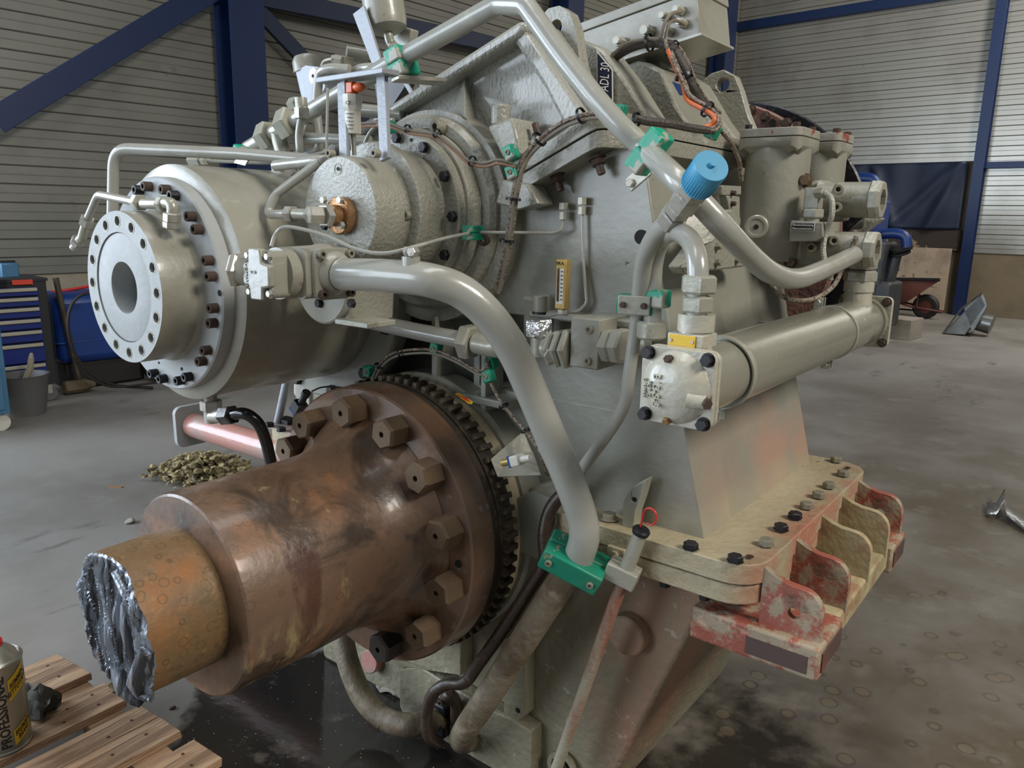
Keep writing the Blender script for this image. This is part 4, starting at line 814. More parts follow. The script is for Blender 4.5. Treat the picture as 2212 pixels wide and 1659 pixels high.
clamp(q, dq, (at(1425, 285, Y=1.30)-at(1375, 348, Y=1.30)), .036, .046, .084, GREENP, 'green and grey block clamp gripping the diagonal pressure pipe', None, bolts=False)
g = G(); A = [at(1356, 385, Y=1.37), at(1385, 360, Y=1.37), at(1418, 355, Y=1.33), at(1425, 372, Y=1.33), at(1375, 415, Y=1.37), at(1362, 412, Y=1.37)]
A = [at(1354, 388, Y=1.40), at(1395, 350, Y=1.40), at(1412, 362, Y=1.40), at(1408, 378, Y=1.40), at(1366, 414, Y=1.40)]
g.extr(A, (0, -.007, 0)); t = tag(part('clamp_bracket', g, FIT, bev=.001), 'small bolted angle bracket below the diagonal pipe clamp', 'bracket'); bolt('hexw', at(1363, 396, Y=1.393), (0, -1, 0), .0085, .010, FIT, t)
q = at(1240, 1213, Y=1.295); dq = (at(1215, 1255, Y=1.295)-at(1252, 1190, Y=1.29))
clamp(q, dq, (.55, -.8, .35), .05, .135, .085, GREEN, 'large green two-bolt clamp at the foot of the thick suction pipe', None)
q = at(1376, 657, Y=1.305)
clk = clamp(q, (0.02, 0, 1), (0.25, -1, 0), .035, .072, .040, GREEN, 'bolted clamp with steel cover plate on the slim riser pipe', None, bolts=False)
uu = Vector((.25, -1, 0)).normalized(); g = G(); xx = uu.cross(Vector((0, 0, 1))); M = Matrix(((xx.x, 0, uu.x), (xx.y, 0, uu.y), (xx.z, 1, uu.z)))
g.box(q+uu*.0225, (.062, .036, .007), M); part('cover_plate', g, FIT, clk, bev=.002)
for s in (-1, 1): bolt('hex', q+uu*.026+xx*s*.020, uu, .006, .008, BOLTR, clk)
# ---- pump
gp = thing('gear_pump', 'grey cast gear pump with square flanges in front of the big clutch drum', 'pump', at(640, 650, Y=1.0))
pc = at(572, 592, Y=.915)
def rr3(c, hw, hh, r, y0, y1, n=5):
    g = G(); g.extr([(x, y0, z) for x, z in rrect(c.x-hw, c.x+hw, c.z-hh, c.z+hh, r, n)], (0, y1-y0, 0)); return g
part('end_cover', rr3(pc, .041, .046, .012, .905, .945), PAINT, gp, bev=.004)
g = G()
cr = [(-.020, .051), (.020, .051), (.022, .024), (.046, .020), (.046, -.022), (.022, -.026), (.020, -.050), (-.020, -.050), (-.022, -.026), (-.042, -.020), (-.042, .020), (-.022, .024)]
g.extr([(pc.x+x, .892, pc.z+z) for x, z in cr], (0, .016, 0)); cvp = part('cover_rib', g, PAINT, gp, bev=.004)
for sx in (-1, 1):
    for sz in (-1, 1): bolt('hex', (pc.x+sx*.033, .905, pc.z+sz*.036), (0, -1, 0), .0075, .009, ZINC, gp)
text('cast_mark', 'HOPPARD', .010, TM((pc.x-.028, .8915, pc.z-.002), (0, 0, -1), (0, -1, 0)), PAINT, cvp, depth=.0012); text('cast_mark', '5588', .009, TM((pc.x-.004, .8915, pc.z+.004), (1, 0, 0), (0, -1, 0)), PAINT, cvp, depth=.0012)
g = G(); g.cyl((pc.x-.03, .930, pc.z+.0), (pc.x-.075, .905, pc.z+.004), .030, n=28, ch=.003); part('side_port', g, PAINT, gp)
g = G(); g.hexa((pc.x-.07, .908, pc.z+.004), (pc.x-.085, .899, pc.z+.005), .064); part('plug', g, ZINC, gp)
g = G(); g.rev([(.94, .03), (.94, .052), (1.03, .055), (1.06, .058), (1.06, .03)], (pc.x+.005, 0, pc.z), (0, 1, 0), 48, closed=True); part('pump_body', g, PAINT, gp)
part('port_block', rr3(Vector((pc.x+.01, 0, pc.z)), .055, .050, .015, .965, 1.065), PAINT, gp, bev=.008)
fx = pc.x+.062; g = G(); g.extr([(fx, y, z) for y, z in rrect(.978, 1.075, pc.z-.052, pc.z+.052, .02, 5)], (.016, 0, 0)); pf_ = part('port_flange', g, PAINT, gp, bev=.003)
g = G(); g.rev([(.014, .046), (.028, .040), (.034, .034)], (fx, 1.03, pc.z), (1, 0, 0), 36); part('flange_neck', g, PAINT, pf_)
for sy in (-1, 1):
    for sz in (-1, 1): bolt('sock', (fx+.016, 1.027+sy*.036, pc.z+sz*.040), (1, 0, 0), .009, .012, BOLTG if sz > 0 else BOLTR, pf_, name='socket_screw')
# pump adaptor behind
pa = at(712, 612, Y=1.10)
g = G(); g.rev([(1.075, .03), (1.075, .084), (1.079, .088), (1.098, .088), (1.098, .03)], (pa.x, 0, pa.z), (0, 1, 0), 64, closed=True); ad = part('adaptor_plate', g, PAINT, gp)
for px, py in ((757, 537), (762, 655), (692, 655)): bolt('hex', at(px, py, Y=1.075), (0, -1, 0), .010, .010, BOLTB, ad)
g = G(); A = [(pa.x-.08, 1.09, pa.z-.02), (pa.x+.085, 1.09, pa.z-.0), (pa.x+.078, 1.09, pa.z-.088), (pa.x-.025, 1.09, pa.z-.088)]
g.extr(A, (0, .13, 0)); part('drive_housing', g, CAST, gp, bev=.01)
g = G(); q = [at(710, 690, Y=1.06), at(805, 702, Y=1.06)]; g.box(((q[0].x+q[1].x)/2-.004, 1.105, (q[0].z+q[1].z)/2-.004), (.105, .080, .012)); part('bottom_cover', g, FIT, gp, bev=.002)
# ---- pipe above left: loop behind clutch
lp, _ = pipe('cross_pipe', 'grey pipe bent down behind the clutch bolt flange at far left', [at(243, 470, Y=.99), at(246, 320, Y=.99), at(520, 332, Y=1.12), at(720, 350, Y=1.20)], .0145, PIPE, .06)
g = G(); _q = at(243, 465, Y=.99)
ft = thing('clutch_feed_line', 'short bent oil line with hex fittings in front of the clutch flange', 'pipe', at(370, 495, Y=.90))
yq = .895
V = lambda x, y, yy=yq: at(x, y, Y=yy)
g = G(); g.tube(fillet([V(372, 478), V(374, 437), V(350, 440)], .02), .0125, 18); part('elbow', g, FIT, ft)
nut2(ft, V(372, 470), V(372, 460)-V(372, 480), .032, .020, ZINC); nut2(ft, V(371, 486), V(372, 460)-V(372, 480), .032, .016, ZINC)
nut2(ft, V(352, 441), V(330, 436)-V(352, 441), .031, .020)
g = G(); g.cyl(V(345, 440), V(310, 440), .0115, n=18); part('coupling', g, FIT, ft)
nut2(ft, V(300, 438), V(330, 436)-V(300, 438), .034, .022)
g = G(); g.tube(fillet([V(302, 438), V(212, 420), V(186, 480)], .035), .0095, 18); part('line', g, PIPE, ft)
nut2(ft, V(187, 478), V(187, 478)-V(200, 440), .030, .022); g = G(); g.tube(fillet([V(187, 480), V(178, 512), V(160, 535)], .02), .0115, 16); part('elbow', g, FIT, ft); nut2(ft, V(168, 522), V(165, 530)-V(180, 508), .030, .018, ZINC)
# thin lines near the clutch top
tl = thing('gauge_line', 'thin grey tube with a hex fitting running over the top of the clutch drum', 'pipe', at(430, 360, Y=1.15))
g = G(); g.hexa(at(412, 346, Y=1.15), at(436, 346, Y=1.15), .026); g.hexa(at(438, 346, Y=1.15), at(448, 347, Y=1.15), .022); part('nut', g, FIT, tl)
g = G(); g.tube(fillet([at(445, 347, Y=1.15), at(560, 352, Y=1.20), at(600, 352, Y=1.22), at(700, 330, Y=1.26), at(720, 325, Y=1.28)], .04), .0045, 10); part('tube', g, PIPE, tl)
pipe('bright_stub_pipe', 'short bright grey pipe end left of the piston unit', [at(595, 358, Y=1.14), at(705, 345, Y=1.14), at(720, 350, Y=1.22)], .0125, PIPE, .02)
lb = thing('brass_feed_line', 'bent grey line with hex nuts screwed into the brass flange', 'pipe', at(600, 470, Y=1.06))
g = G(); g.tube(fillet([at(632, 462, Y=1.07), at(575, 464, Y=1.07), at(596, 420, Y=1.09), at(690, 350, Y=1.14)], [.028, .03]), .0103, 18); part('line', g, PIPE, lb)
d = Vector((1, .05, -.04))
nut2(lb, at(628, 462, Y=1.07), d, .032, .022, ZINC); nut2(lb, at(674, 464, Y=1.075), d, .034, .018, ZINC)
g = G(); g.cyl(at(636, 462, Y=1.07), at(668, 463, Y=1.075), .0118, n=18); g.cyl(at(676, 464, Y=1.075), at(700, 466, Y=1.08), .0145, n=18); part('coupling', g, FIT, lb)
g = G(); g.hexa(bc+Vector((0, -.058, 0)), bc+Vector((0, -.042, 0)), .046); g.hexa(bc+Vector((-.012, -.085, 0)), bc+Vector((0, -.058, 0)), .036); part('nut', g, ZINC, lb)
# thin sensor line in front
sl = thing('thin_front_line', 'thinnest bare tube crossing in front of the pump and piston unit to the casing wall', 'pipe', at(888, 548, Y=1.05))
pts = [at(586, 532, Y=.93), at(596, 505, Y=.94), at(622, 490, Y=.95), at(700, 508, Y=.98), at(770, 538, Y=1.0), at(830, 547, Y=1.02), at(900, 532, Y=1.06), at(960, 515, Y=1.20), at(1022, 502, Y=1.33)]
g = G(); g.tube(catmull(pts, 8), .0038, 10); part('tube', g, PIPE, sl)
g = G(); g.tube(fillet([at(1022, 502, Y=1.33), at(1195, 503, Y=1.42), at(1212, 498, Y=1.42), at(1217, 470, Y=1.43)], .02), .0036, 10); part('tube', g, PIPE, sl)
q = at(1217, 466, Y=1.43); nut2(sl, q, (0, 0, 1), .016, .018); nut2(sl, q+Vector((0, 0, .020)), (0, 0, 1), .019, .016)
clamp(at(1022, 503, Y=1.33), (1, 0, 0), (0, 0, 1), .032, .04, .032, GREEN, 'green cube clamp on the thin front line before the bore ring', None, bolts=False)
vl = thing('wall_line', 'thin vertical tube with hex fitting on the front casing wall right of the level gauge', 'pipe', at(1262, 680, Y=1.43))
g = G(); g.tube(fillet([at(1257, 460, Y=1.435), at(1259, 560, Y=1.435), at(1268, 655, Y=1.43), at(1250, 672, Y=1.42), at(1180, 682, Y=1.40)], .02), .0038, 10); part('tube', g, PIPE, vl)
q = at(1257, 455, Y=1.435); nut2(vl, q, (0, 0, 1), .015, .018); nut2(vl, q+Vector((0, 0, .02)), (0, 0, 1), .018, .017)
# ---- pipe and valve block at mid height
mp_ = thing('valve_pipe', 'grey pipe with a large hex nut below the pump, leading to the valve block', 'pipe', at(1000, 750, Y=1.34))
g = G(); g.tube([at(790, 692, Y=1.30), at(900, 716, Y=1.32), at(1010, 737, Y=1.335), at(1060, 746, Y=1.34), at(1100, 745, Y=1.36)], .0205, 20); part('run', g, PIPE, mp_)
dd = (at(1010, 737, Y=1.335)-at(900, 716, Y=1.32)).normalized(); nut2(mp_, at(1012, 738, Y=1.335), dd, .074, .032)
g = G(); g.tube(fillet([at(1030, 741, Y=1.336), at(1085, 752, Y=1.335), at(1120, 745, Y=1.40)], .03), .0255, 20); part('elbow', g, FIT, mp_)
vb = thing('valve_block', 'square grey valve block with large hex couplings and a foil-wrapped plug, mid front', 'valve', at(1260, 795, Y=1.40))
q = [at(1262, 700, Y=1.33), at(1292, 795, Y=1.33)]
bx = (at(1252, 740, Y=1.335)); g = G(); g.box(at(1262, 742, Y=1.335)+Vector((.0, .065, 0)), (.070, .13, .105)); part('block', g, PAINT, vb, bev=.003)
for px, py in ((1273, 712), (1270, 780)): bolt('sock', at(px, py, Y=1.335), (0, -1, 0), .0085, .004, BOLTG, vb, name='socket_screw')
for px, af in ((1232, .082), (1214, .078), (1196, .070)):
    c = at(px, 752, Y=1.355); g = G(); g.hexa(c-Vector((.008, 0, 0)), c+Vector((.008, 0, 0)), af); part('nut', g, FIT, vb)
g = G(); g.cyl(at(1180, 752, Y=1.385), at(1250, 746, Y=1.385), .027, n=24); part('coupling', g, FIT, vb)
for px, af in ((1316, .062), (1338, .066)):
    c = at(px, 746, Y=1.36); g = G(); g.hexa(c-Vector((.012, 0, 0)), c+Vector((.012, 0, 0)), af); part('nut', g, FIT, vb)
g = G(); g.cyl(at(1310, 746, Y=1.385), at(1400, 742, Y=1.40), .024, n=20); part('outlet', g, FIT, vb)
q = at(1166, 716, Y=1.385); g = G(); g.hexa(q-Vector((0, 0, .012)), q+Vector((0, 0, .028)), .058)
for v in g.v: v += Vector((noise.noise(v*90), noise.noise(v*90+Vector((3, 3, 3))), noise.noise(v*90+Vector((9, 1, 2)))))*.006
part('foil_wrap', g, FOIL, vb, label='plug wrapped in silver foil'); g = G(); g.cyl(q-Vector((0, 0, .055)), q-Vector((0, 0, .012)), .021, n=24); part('plug_neck', g, FIT, vb)
g = G(); g.hexa(at(1184, 762, Y=1.35), at(1192, 770, Y=1.32), .030); part('test_port', g, FIT, vb)
q = at(1168, 668, Y=1.41); sw = thing('pressure_switch', 'small grey round can on top of the valve block, beside the gauge', 'sensor', q-Vector((0, 0, .02)))
g = G(); g.cyl(q-Vector((0, 0, .006)), q+Vector((0, 0, .032)), .019, n=24, ch=.002); part('can', g, PAINT, sw); g = G(); g.cyl(q-Vector((0, 0, .010)), q-Vector((0, 0, .006)), .0195, n=24); part('seal', g, BLACKP, sw)
g = G(); g.hexa(q+Vector((-.045, 0, .020)), q+Vector((-.018, 0, .018)), .016); part('gland', g, FIT, sw)
# ledge at the front wall
g = G(); g.box(at(1290, 690, Y=1.43)+Vector((-.02, 0, 0)), (.30, .05, .018)); t = part('wall_ledge', g, HOUSE, gh, bev=.005)
# level gauge
a_ = at(1213, 560, Y=1.395); b_ = at(1212, 668, Y=1.395); lg = thing('level_gauge', 'brass-coloured glass level gauge standing upright on the front wall', 'gauge', b_)
hh = a_.z-b_.z; cc = (a_+b_)/2
g = G(); g.box(cc+Vector((0, .006, 0)), (.027, .020, hh)); part('body', g, BRASSY, lg, bev=.002)
g = G(); g.box(cc+Vector((-.0005, -.005, -.004)), (.016, .002, hh*.70)); gl_ = part('scale_plate', g, WHITEP, lg)
g = G(); g.cyl(cc+Vector((-.004, -.007, -hh*.34)), cc+Vector((-.004, -.007, hh*.32)), .0025, n=10); part('glass_tube', g, BOLTR, lg)
for k in range(8):
    g = G(); g.box(cc+Vector((.005, -.0063, -hh*.30+k*hh*.08)), (.006, .0006, .0022)); part('tick', g, BLK, gl_)
g = G(); g.box(cc+Vector((-.002, -.0045, hh*.42)), (.018, .001, .010)); lp_ = part('maker_plate', g, YEL, lg); text('print', 'SIKA', .010, TM(cc+Vector((-.002, -.0055, hh*.42)), (1, 0, 0), (0, -1, 0)), BLK, lp_)
g = G(); g.hexa(b_+Vector((0, .006, -.012)), b_+Vector((0, .006, .0)), .020); part('base_nut', g, FIT, lg)
# ---- dipstick
ds = thing('dipstick', 'slanting dipstick tube with red wire hook handle, right of the suction pipe', 'dipstick', at(1210, 1659, Y=1.36))
t0 = at(1384, 1150, Y=1.335); t1 = at(1350, 1240, Y=1.335); t2 = at(1195, 1680, Y=1.345)
g = G(); g.cyl(t1, t0, .0165, .0145, n=24); part('guide_tube', g, FIT, ds)
g = G(); g.tube([t1, at(1290, 1410, Y=1.34), t2], .0135, 18); part('lower_tube', g, RODM, ds, label='rust streaked lower tube')
ud = (t0-t1).normalized(); g = G(); g.rev([(0, .0175), (.008, .019), (.012, .016), (.012, 0)], t0-ud*.003, ud, 24); part('seal', g, BLACKP, ds)
g = G(); g.tube(catmull([at(1384, 1138, Y=1.335), at(1388, 1118, Y=1.335), at(1393, 1102, Y=1.335), at(1404, 1098, Y=1.335), at(1416, 1108, Y=1.335), at(1416, 1126, Y=1.335), at(1407, 1134, Y=1.335), at(1398, 1130, Y=1.335)], 6), .0022, 8); part('hook', g, RED, ds, label='red wire hook')
clamp(at(1345, 1238, Y=1.335), t1-t0, (.3, -1, .2), .040, .068, .045, FIT, 'pale grey clamp block holding the dipstick tube to the flange', None, bolts=False)
g = G(); q = at(1332, 1195, Y=1.37); g.box(q, (.045, .01, .03)); t = tag(part('tube_bracket', g, FLANGE, bev=.003), 'small bolted tab on the flange edge behind the dipstick', 'bracket'); bolt('hexw', q-Vector((0, .005, 0)), (0, -1, 0), .009, .009, FLANGE, t)
# ================================================================== FILTERS
def filt(y0, x0, zt, zb, r, label):
    f = thing('oil_filter', label, 'filter', (x0, y0, zb-.02), None)
    g = G(); g.rev([(zb, 0), (zb, r*.93), (zb+.05, r*.99), (zt-.06, r), (zt-.02, r)], (x0, y0, 0), (0, 0, 1), 56); part('bowl', g, PAINT, f)
    hw = r*1.02
    pl = rrect(x0-hw, x0+hw, y0-hw, y0+hw, r*.30, 4)
    g = G(); g.extr([(x, y, zt-.018) for x, y in pl], (0, 0, .020)); part('lid', g, LIDM, f, bev=.003)
    n_ = len(pl); top = [Vector((x, y, zt-.020)) for x, y in pl]; bot = []
    for x, y in pl:
        dx, dy = x-x0, y-y0; L = sqrt(dx*dx+dy*dy); cn_ = min(abs(dx), abs(dy))/max(abs(dx), abs(dy)); bot.append(Vector((x0+dx/L*r*1.025, y0+dy/L*r*1.025, zt-.078+.026*cn_)))
    mid = [Vector((x, y, zt-.030-.022*(min(abs(x-x0), abs(y-y0))/max(abs(x-x0), abs(y-y0)))**2)) for x, y in pl]
    g = G(); g.add(top+mid+bot, [tuple(range(n_)), tuple(range(2*n_, 3*n_))[::-1]]+[(j*n_+k, j*n_+(k+1) % n_, (j+1)*n_+(k+1) % n_, (j+1)*n_+k) for j in (0, 1) for k in range(n_)]); part('collar', g, PAINT, f, bev=.001)
    for sx in (-1, 1):
        for sy in (-1, 1): bolt('hex', (x0+sx*hw*.74, y0+sy*hw*.74, zt+.002), (0, 0, 1), .010, .012, BOLTB if sx < 0 else BOLTR, f)
    return f
LIDM = mat('lid_with_red_chips', GREY, .4, 0, [dict(col=rgb(140, 62, 52), scale=22, lo=.60, hi=.64)], (50, .2))
f1 = filt(2.0, -.712, 1.668, 1.35, .0785, 'near oil filter, tall grey cylinder with square bolted lid')
q = at(1634, 490, Y=1.914); g = G(); g.rev([(-.02, .030), (.004, .029), (.006, .026), (.006, .020), (.004, .019), (.004, 0)], q, (.25, -1, 0), 32); pl_ = part('drain_boss', g, FIT, f1)
g = G(); g.cyl(q+Vector((.0012, -.005, 0)), q+Vector((.0015, -.006, 0)), .006, n=12); part('plug_hole', g, HOLE, pl_)
_q = at(1766, 400, Y=2.2); f2 = filt(2.2, _q.x, 1.672, 1.36, .066, 'far oil filter standing behind the near one')
text('cast_number', 'Z063', .02, TM((_q.x+.030, 2.2-.060, 1.53), (0, 0, -1), (.5, -.87, 0)), PAINT, f2, depth=.003)
fb = thing('filter_manifold', 'grey filter manifold with two capped cylindrical ports pointing right, above the cooler end', 'manifold', at(1800, 560, Y=2.05))
g = G(); A = [at(1708, 476, Y=1.905), at(1778, 480, Y=1.905), at(1778, 512, Y=1.905), at(1764, 522, Y=1.905), at(1704, 522, Y=1.905)]; g.extr(A, (0, .10, 0)); nbk = part('sign_block', g, PAINT, fb, bev=.003)
q = at(1734, 490, Y=1.901); g = G(); g.box(q, (.056, .002, .019)); sgn = part('sign', g, WHITEP, nbk); g = G(); g.box(q-Vector((0, .0012, 0)), (.053, .001, .0165)); part('sign_field', g, BLK, sgn)
text('print', 'Filterverschmutzung', .0075, TM(q+Vector((0, -.0022, .0042)), (1, 0, 0), (0, -1, 0)), WHITEP, sgn, depth=.0003, sx=.82); text('print', 'Filtercontamination', .0075, TM(q+Vector((0, -.0022, -.0042)), (1, 0, 0), (0, -1, 0)), WHITEP, sgn, depth=.0003, sx=.82)
for (px0, py0, px1, py1, r, yy) in ((1768, 430, 1912, 432, .043, 2.05), (1752, 545, 1900, 540, .041, 2.02)):
    a = at(px0, py0, Y=yy); b = at(px1, py1, Y=yy); d = (b-a).normalized(); L = (b-a).length; d = Vector((1, 0, 0)); a.z = b.z
    g = G(); g.rev([(0, 0), (0, r*.95), (L*.26, r*.95), (L*.26, r*.88), (L*.30, r*.88), (L*.30, r), (L*.80, r), (L*.80, r*.9)], a, d, 44); pt = part('port_body', g, PAINT, fb)
    g = G(); g.rev([(L*.80, .02), (L*.80, r*1.04), (L*.82, r*1.12), (L*.93, r*1.12), (L*.97, r*1.0)], a, d, 8, phase=.39); e = L*.97
    g.rev([(e, r*1.0), (e, r*.62), (e-.03, r*.60), (e-.03, 0)], a, d, 8, phase=.39); part('hex_cap', g, FIT, pt)
g = G(); A = [at(1725, 395, Y=2.03), at(1770, 388, Y=2.03), at(1792, 402, Y=2.03), at(1815, 410, Y=2.03), at(1815, 478, Y=2.03), at(1760, 480, Y=2.03), at(1730, 440, Y=2.03)]; g.extr(A, (0, .10, 0)); part('upper_body', g, CAST, fb, bev=.012)
g = G(); A = [at(1740, 515, Y=1.99), at(1790, 505, Y=1.99), at(1820, 515, Y=1.99), at(1815, 580, Y=1.99), at(1770, 590, Y=1.99), at(1700, 560, Y=1.99), at(1690, 530, Y=1.99)]; g.extr(A, (0, .12, 0)); part('lower_body', g, CAST, fb, bev=.012)
g = G(); A = [at(1650, 530, Y=2.01), at(1745, 528, Y=2.01), at(1750, 600, Y=2.01), at(1690, 625, Y=2.01), at(1655, 600, Y=2.01)]; g.extr(A, (0, .10, 0)); part('bridge_body', g, CAST, fb, bev=.014)
g = G(); A = [at(1860, 472, Y=2.10), at(1905, 470, Y=2.10), at(1848, 512, Y=2.10), at(1815, 515, Y=2.10)]; g.extr(A, (0, .06, 0)); part('web', g, CAST, fb, bev=.008)
for px, py, mt, r in ((1740, 390, NUT, .014), (1812, 410, BOLTG, .012), (1808, 448, BOLTG, .012), (1803, 520, BOLTG, .012), (1754, 534, BOLTG, .013), (1708, 566, BOLTR, .013)): bolt('sock' if mt is BOLTG else 'hexw', at(px, py, Y=1.985), (.2, -1, 0), r, .022, mt, fb)
dgs = thing('differential_switch', 'small stacked square valve with a braided hose, beside the near filter', 'valve', at(1755, 470, Y=1.96))
g = G(); c = at(1757, 440, Y=1.95); g.box(c+Vector((0, 0, .012)), (.036, .036, .05)); part('body', g, FIT, dgs, bev=.003); g = G(); g.hexa(c+Vector((0, 0, -.034)), c+Vector((0, 0, -.012)), .046); part('nut', g, FIT, dgs); g = G(); g.cyl(c+Vector((0, 0, -.07)), c+Vector((0, 0, -.034)), .018, n=20); part('neck', g, FIT, dgs)
g = G(); g.hexa(at(1766, 418, Y=1.94), at(1784, 416, Y=1.92), .024); part('gland', g, FIT, dgs)
pipe('braided_hose', 'light braided hose looping down from the small valve beside the near filter', [at(1782, 416, Y=1.92), at(1796, 430, Y=1.91), at(1797, 465, Y=1.91), at(1785, 500, Y=1.92), at(1778, 540, Y=1.92), at(1786, 580, Y=1.92), at(1795, 605, Y=1.93)], .0068, mat('light_braid', rgb(176, 172, 160), .4, .4, (), (300, .5)), smooth=True, n=10, cat='hose')
pipe('braided_hose', 'braided sensor hose sagging below the pressure pipe in front of the cooler strap', [at(1660, 600, X=-.60), at(1680, 630, X=-.58), at(1710, 648, X=-.56), at(1760, 645, X=-.54), at(1800, 618, X=-.52), at(1822, 575, X=-.52), at(1850, 510, X=-.5)], .0055, SILV, smooth=True, n=10, cat='hose')
pipe('ground_cable', 'short light cable between the two manifold ports', [at(1871, 466, Y=2.12), at(1860, 492, Y=2.08), at(1842, 503, Y=2.02)], .006, GREYC, smooth=True, n=8, cat='cable')
nz = thing('outlet_nozzle', 'stacked hex nuts joining the lower filter port to the far cooler end', 'fitting', (KX, 2.075, KZ+.11))
for z0, z1, af in ((.105, .135, .070), (.137, .158, .066), (.160, .19, .074)):
    g = G(); g.hexa((KX, 2.075, KZ+z0), (KX, 2.075, KZ+z1), af); part('nut', g, FIT, nz)
# ================================================================== ELECTRICAL BOX
eb = thing('junction_box', 'long grey sheet-metal junction box mounted at a slant above the casing, top right', 'box', at(1512, 110, Y=1.8))
Y0 = 1.78; e_bl = at(1330, 131, Y=Y0); e_br = at(1512, 72, Y=Y0); ax = (e_br-e_bl).normalized(); upv = Vector((-ax.z, 0, ax.x)); e_bl = e_bl-ax*.12
depth = at(1583, 104, X=e_br.x+.012).y-Y0; depth = max(.18, min(depth, .35)); hgt = .118
Lb = (e_br-e_bl).length
def obox(o, a, b, c): return [o, o+a, o+a+b, o+b, o+c, o+a+c, o+a+b+c, o+b+c]
F6 = [(3, 2, 1, 0), (4, 5, 6, 7), (0, 1, 5, 4), (1, 2, 6, 5), (2, 3, 7, 6), (3, 0, 4, 7)]
g = G(); g.add(obox(e_bl, ax*Lb, Vector((0, depth, 0)), upv*(hgt*.80)), F6); part('body', g, PAINT, eb, bev=.002)
g = G(); g.add(obox(e_bl+upv*(hgt*.81)-Vector((0, .003, 0))-ax*.003, ax*(Lb+.006), Vector((0, depth+.006, 0)), upv*(hgt*.19)), F6); part('lid', g, PAINT, eb, bev=.002)
g = G(); g.add(obox(e_bl-upv*.006-Vector((0, .006, 0)), ax*(Lb+.006), Vector((0, depth+.012, 0)), upv*.006), F6); part('base_lip', g, FIT, eb)
for px, py, r in ((1472, 25, .010), (1478, 52, .010), (1442, 38, .010), (1448, 70, .010), (1345, 92, .012), (1404, 70, .014)):
    q = at(px, py, Y=Y0); g = G(); g.hexa(q, q-Vector((0, .022, 0)), r*1.9); g.cyl(q-Vector((0, .022, 0)), q-Vector((0, .034, 0)), r*.75, n=12); part('cable_gland', g, FIT, eb)
for px in (1300, 1420):
    g = G(); q = at(px, 150 if px < 1400 else 112, Y=Y0+.12); g.box((q.x, Y0+.12, (q.z+1.62)/2), (.04, .04, max(.05, q.z-1.62))); part('support_post', g, FIT, eb)
# ================================================================== CABLES
def cable(label, pts, r, mt, n=8, seg=6, cat='cable', name='cable'):
    g = G(); g.tube(catmull(pts, seg), r, n); return tag(part(name, g, mt), label, cat)
dk = [at(1300, 145, Y=1.66), at(1350, 108, Y=1.66), at(1402, 92, Y=1.66), at(1445, 100, Y=1.66), at(1472, 135, Y=1.65), at(1488, 175, Y=1.66), at(1510, 215, Y=1.70), at(1545, 250, Y=1.76)]
cable('dark conduit arching over the casing below the junction box', dk, .0115, DARKC, 12)
def off(pts, dx, dy): return [p+RT*dx+UP*dy for p in pts]
cable('light braided cable draped along the dark conduit', off(dk, .012, .006), .0042, SILV)
cable('grey cable leaving the junction box glands, just above the dark conduit', [at(1305, 138, Y=1.64), at(1350, 96, Y=1.64), at(1400, 84, Y=1.64), at(1425, 82, Y=1.64), at(1436, 50, Y=1.64), at(1450, 30, Y=1.66), at(1472, 25, Y=1.74)], .004, GREYC)
cable('thin grey cable curling to the lower junction box gland', [at(1440, 110, Y=1.65), at(1438, 80, Y=1.65), at(1446, 50, Y=1.66), at(1462, 45, Y=1.70), at(1480, 54, Y=1.74)], .0038, GREYC)
oc = [at(1442, 108, Y=1.63), at(1458, 145, Y=1.63), at(1474, 180, Y=1.63), at(1484, 215, Y=1.60), at(1510, 232, Y=1.59), at(1535, 245, Y=1.59), at(1543, 258, Y=1.585), at(1532, 272, Y=1.58), at(1500, 276, Y=1.55), at(1450, 268, Y=1.50), at(1405, 262, Y=1.46)]
cable('orange cable running down from the junction box to the split flange', oc, .0048, ORANGE, 10)
cable('braided cable looping beside the orange cable', off(oc, .008, -.003), .0042, SILV)
cable('second braided cable on the outer side of the orange loop', [at(1436, 85, Y=1.63), at(1448, 120, Y=1.63), at(1470, 165, Y=1.62), at(1490, 205, Y=1.60), at(1540, 238, Y=1.60), at(1556, 262, Y=1.60), at(1545, 282, Y=1.58), at(1515, 284, Y=1.57)], .0042, SILV)
cable('braided cable hanging down to the filter bracket', [at(1545, 262, Y=1.60), at(1560, 285, Y=1.62), at(1580, 310, Y=1.66), at(1597, 350, Y=1.72), at(1602, 390, Y=1.75)], .0050, SILV)
cable('dark bundle lying along the split flange behind the pressure pipe', [at(1370, 255, Y=1.37), at(1400, 262, Y=1.40), at(1450, 268, Y=1.46), at(1490, 276, Y=1.52), at(1530, 282, Y=1.57)], .0085, DARKC)
bd = [at(1072, 625, Y=1.36), at(1090, 545, Y=1.35), at(1102, 470, Y=1.34), at(1108, 420, Y=1.33), at(1122, 360, Y=1.33), at(1142, 325, Y=1.34), at(1180, 288, Y=1.35), at(1220, 262, Y=1.355), at(1262, 248, Y=1.36), at(1300, 244, Y=1.37)]
cable('first of the braided cables bundled down the front of the casing', bd, .0048, SILV)
cable('second braided cable of the front bundle, on its right', off(bd, .0085, -.002), .0048, SILV)
cable('third cable of the front bundle, on its lower side', off(bd, .004, -.009), .0042, GREYC)
pk = [at(760, 268, Y=1.28), at(830, 265, Y=1.29), at(880, 280, Y=1.295), at(940, 290, Y=1.30), at(980, 318, Y=1.295), at(1010, 345, Y=1.30), at(1045, 352, Y=1.31), at(1075, 345, Y=1.31), at(1110, 352, Y=1.32)]
cable('pair of thin grey cables curving over the piston unit flange, upper one', pk, .0032, GREYC)
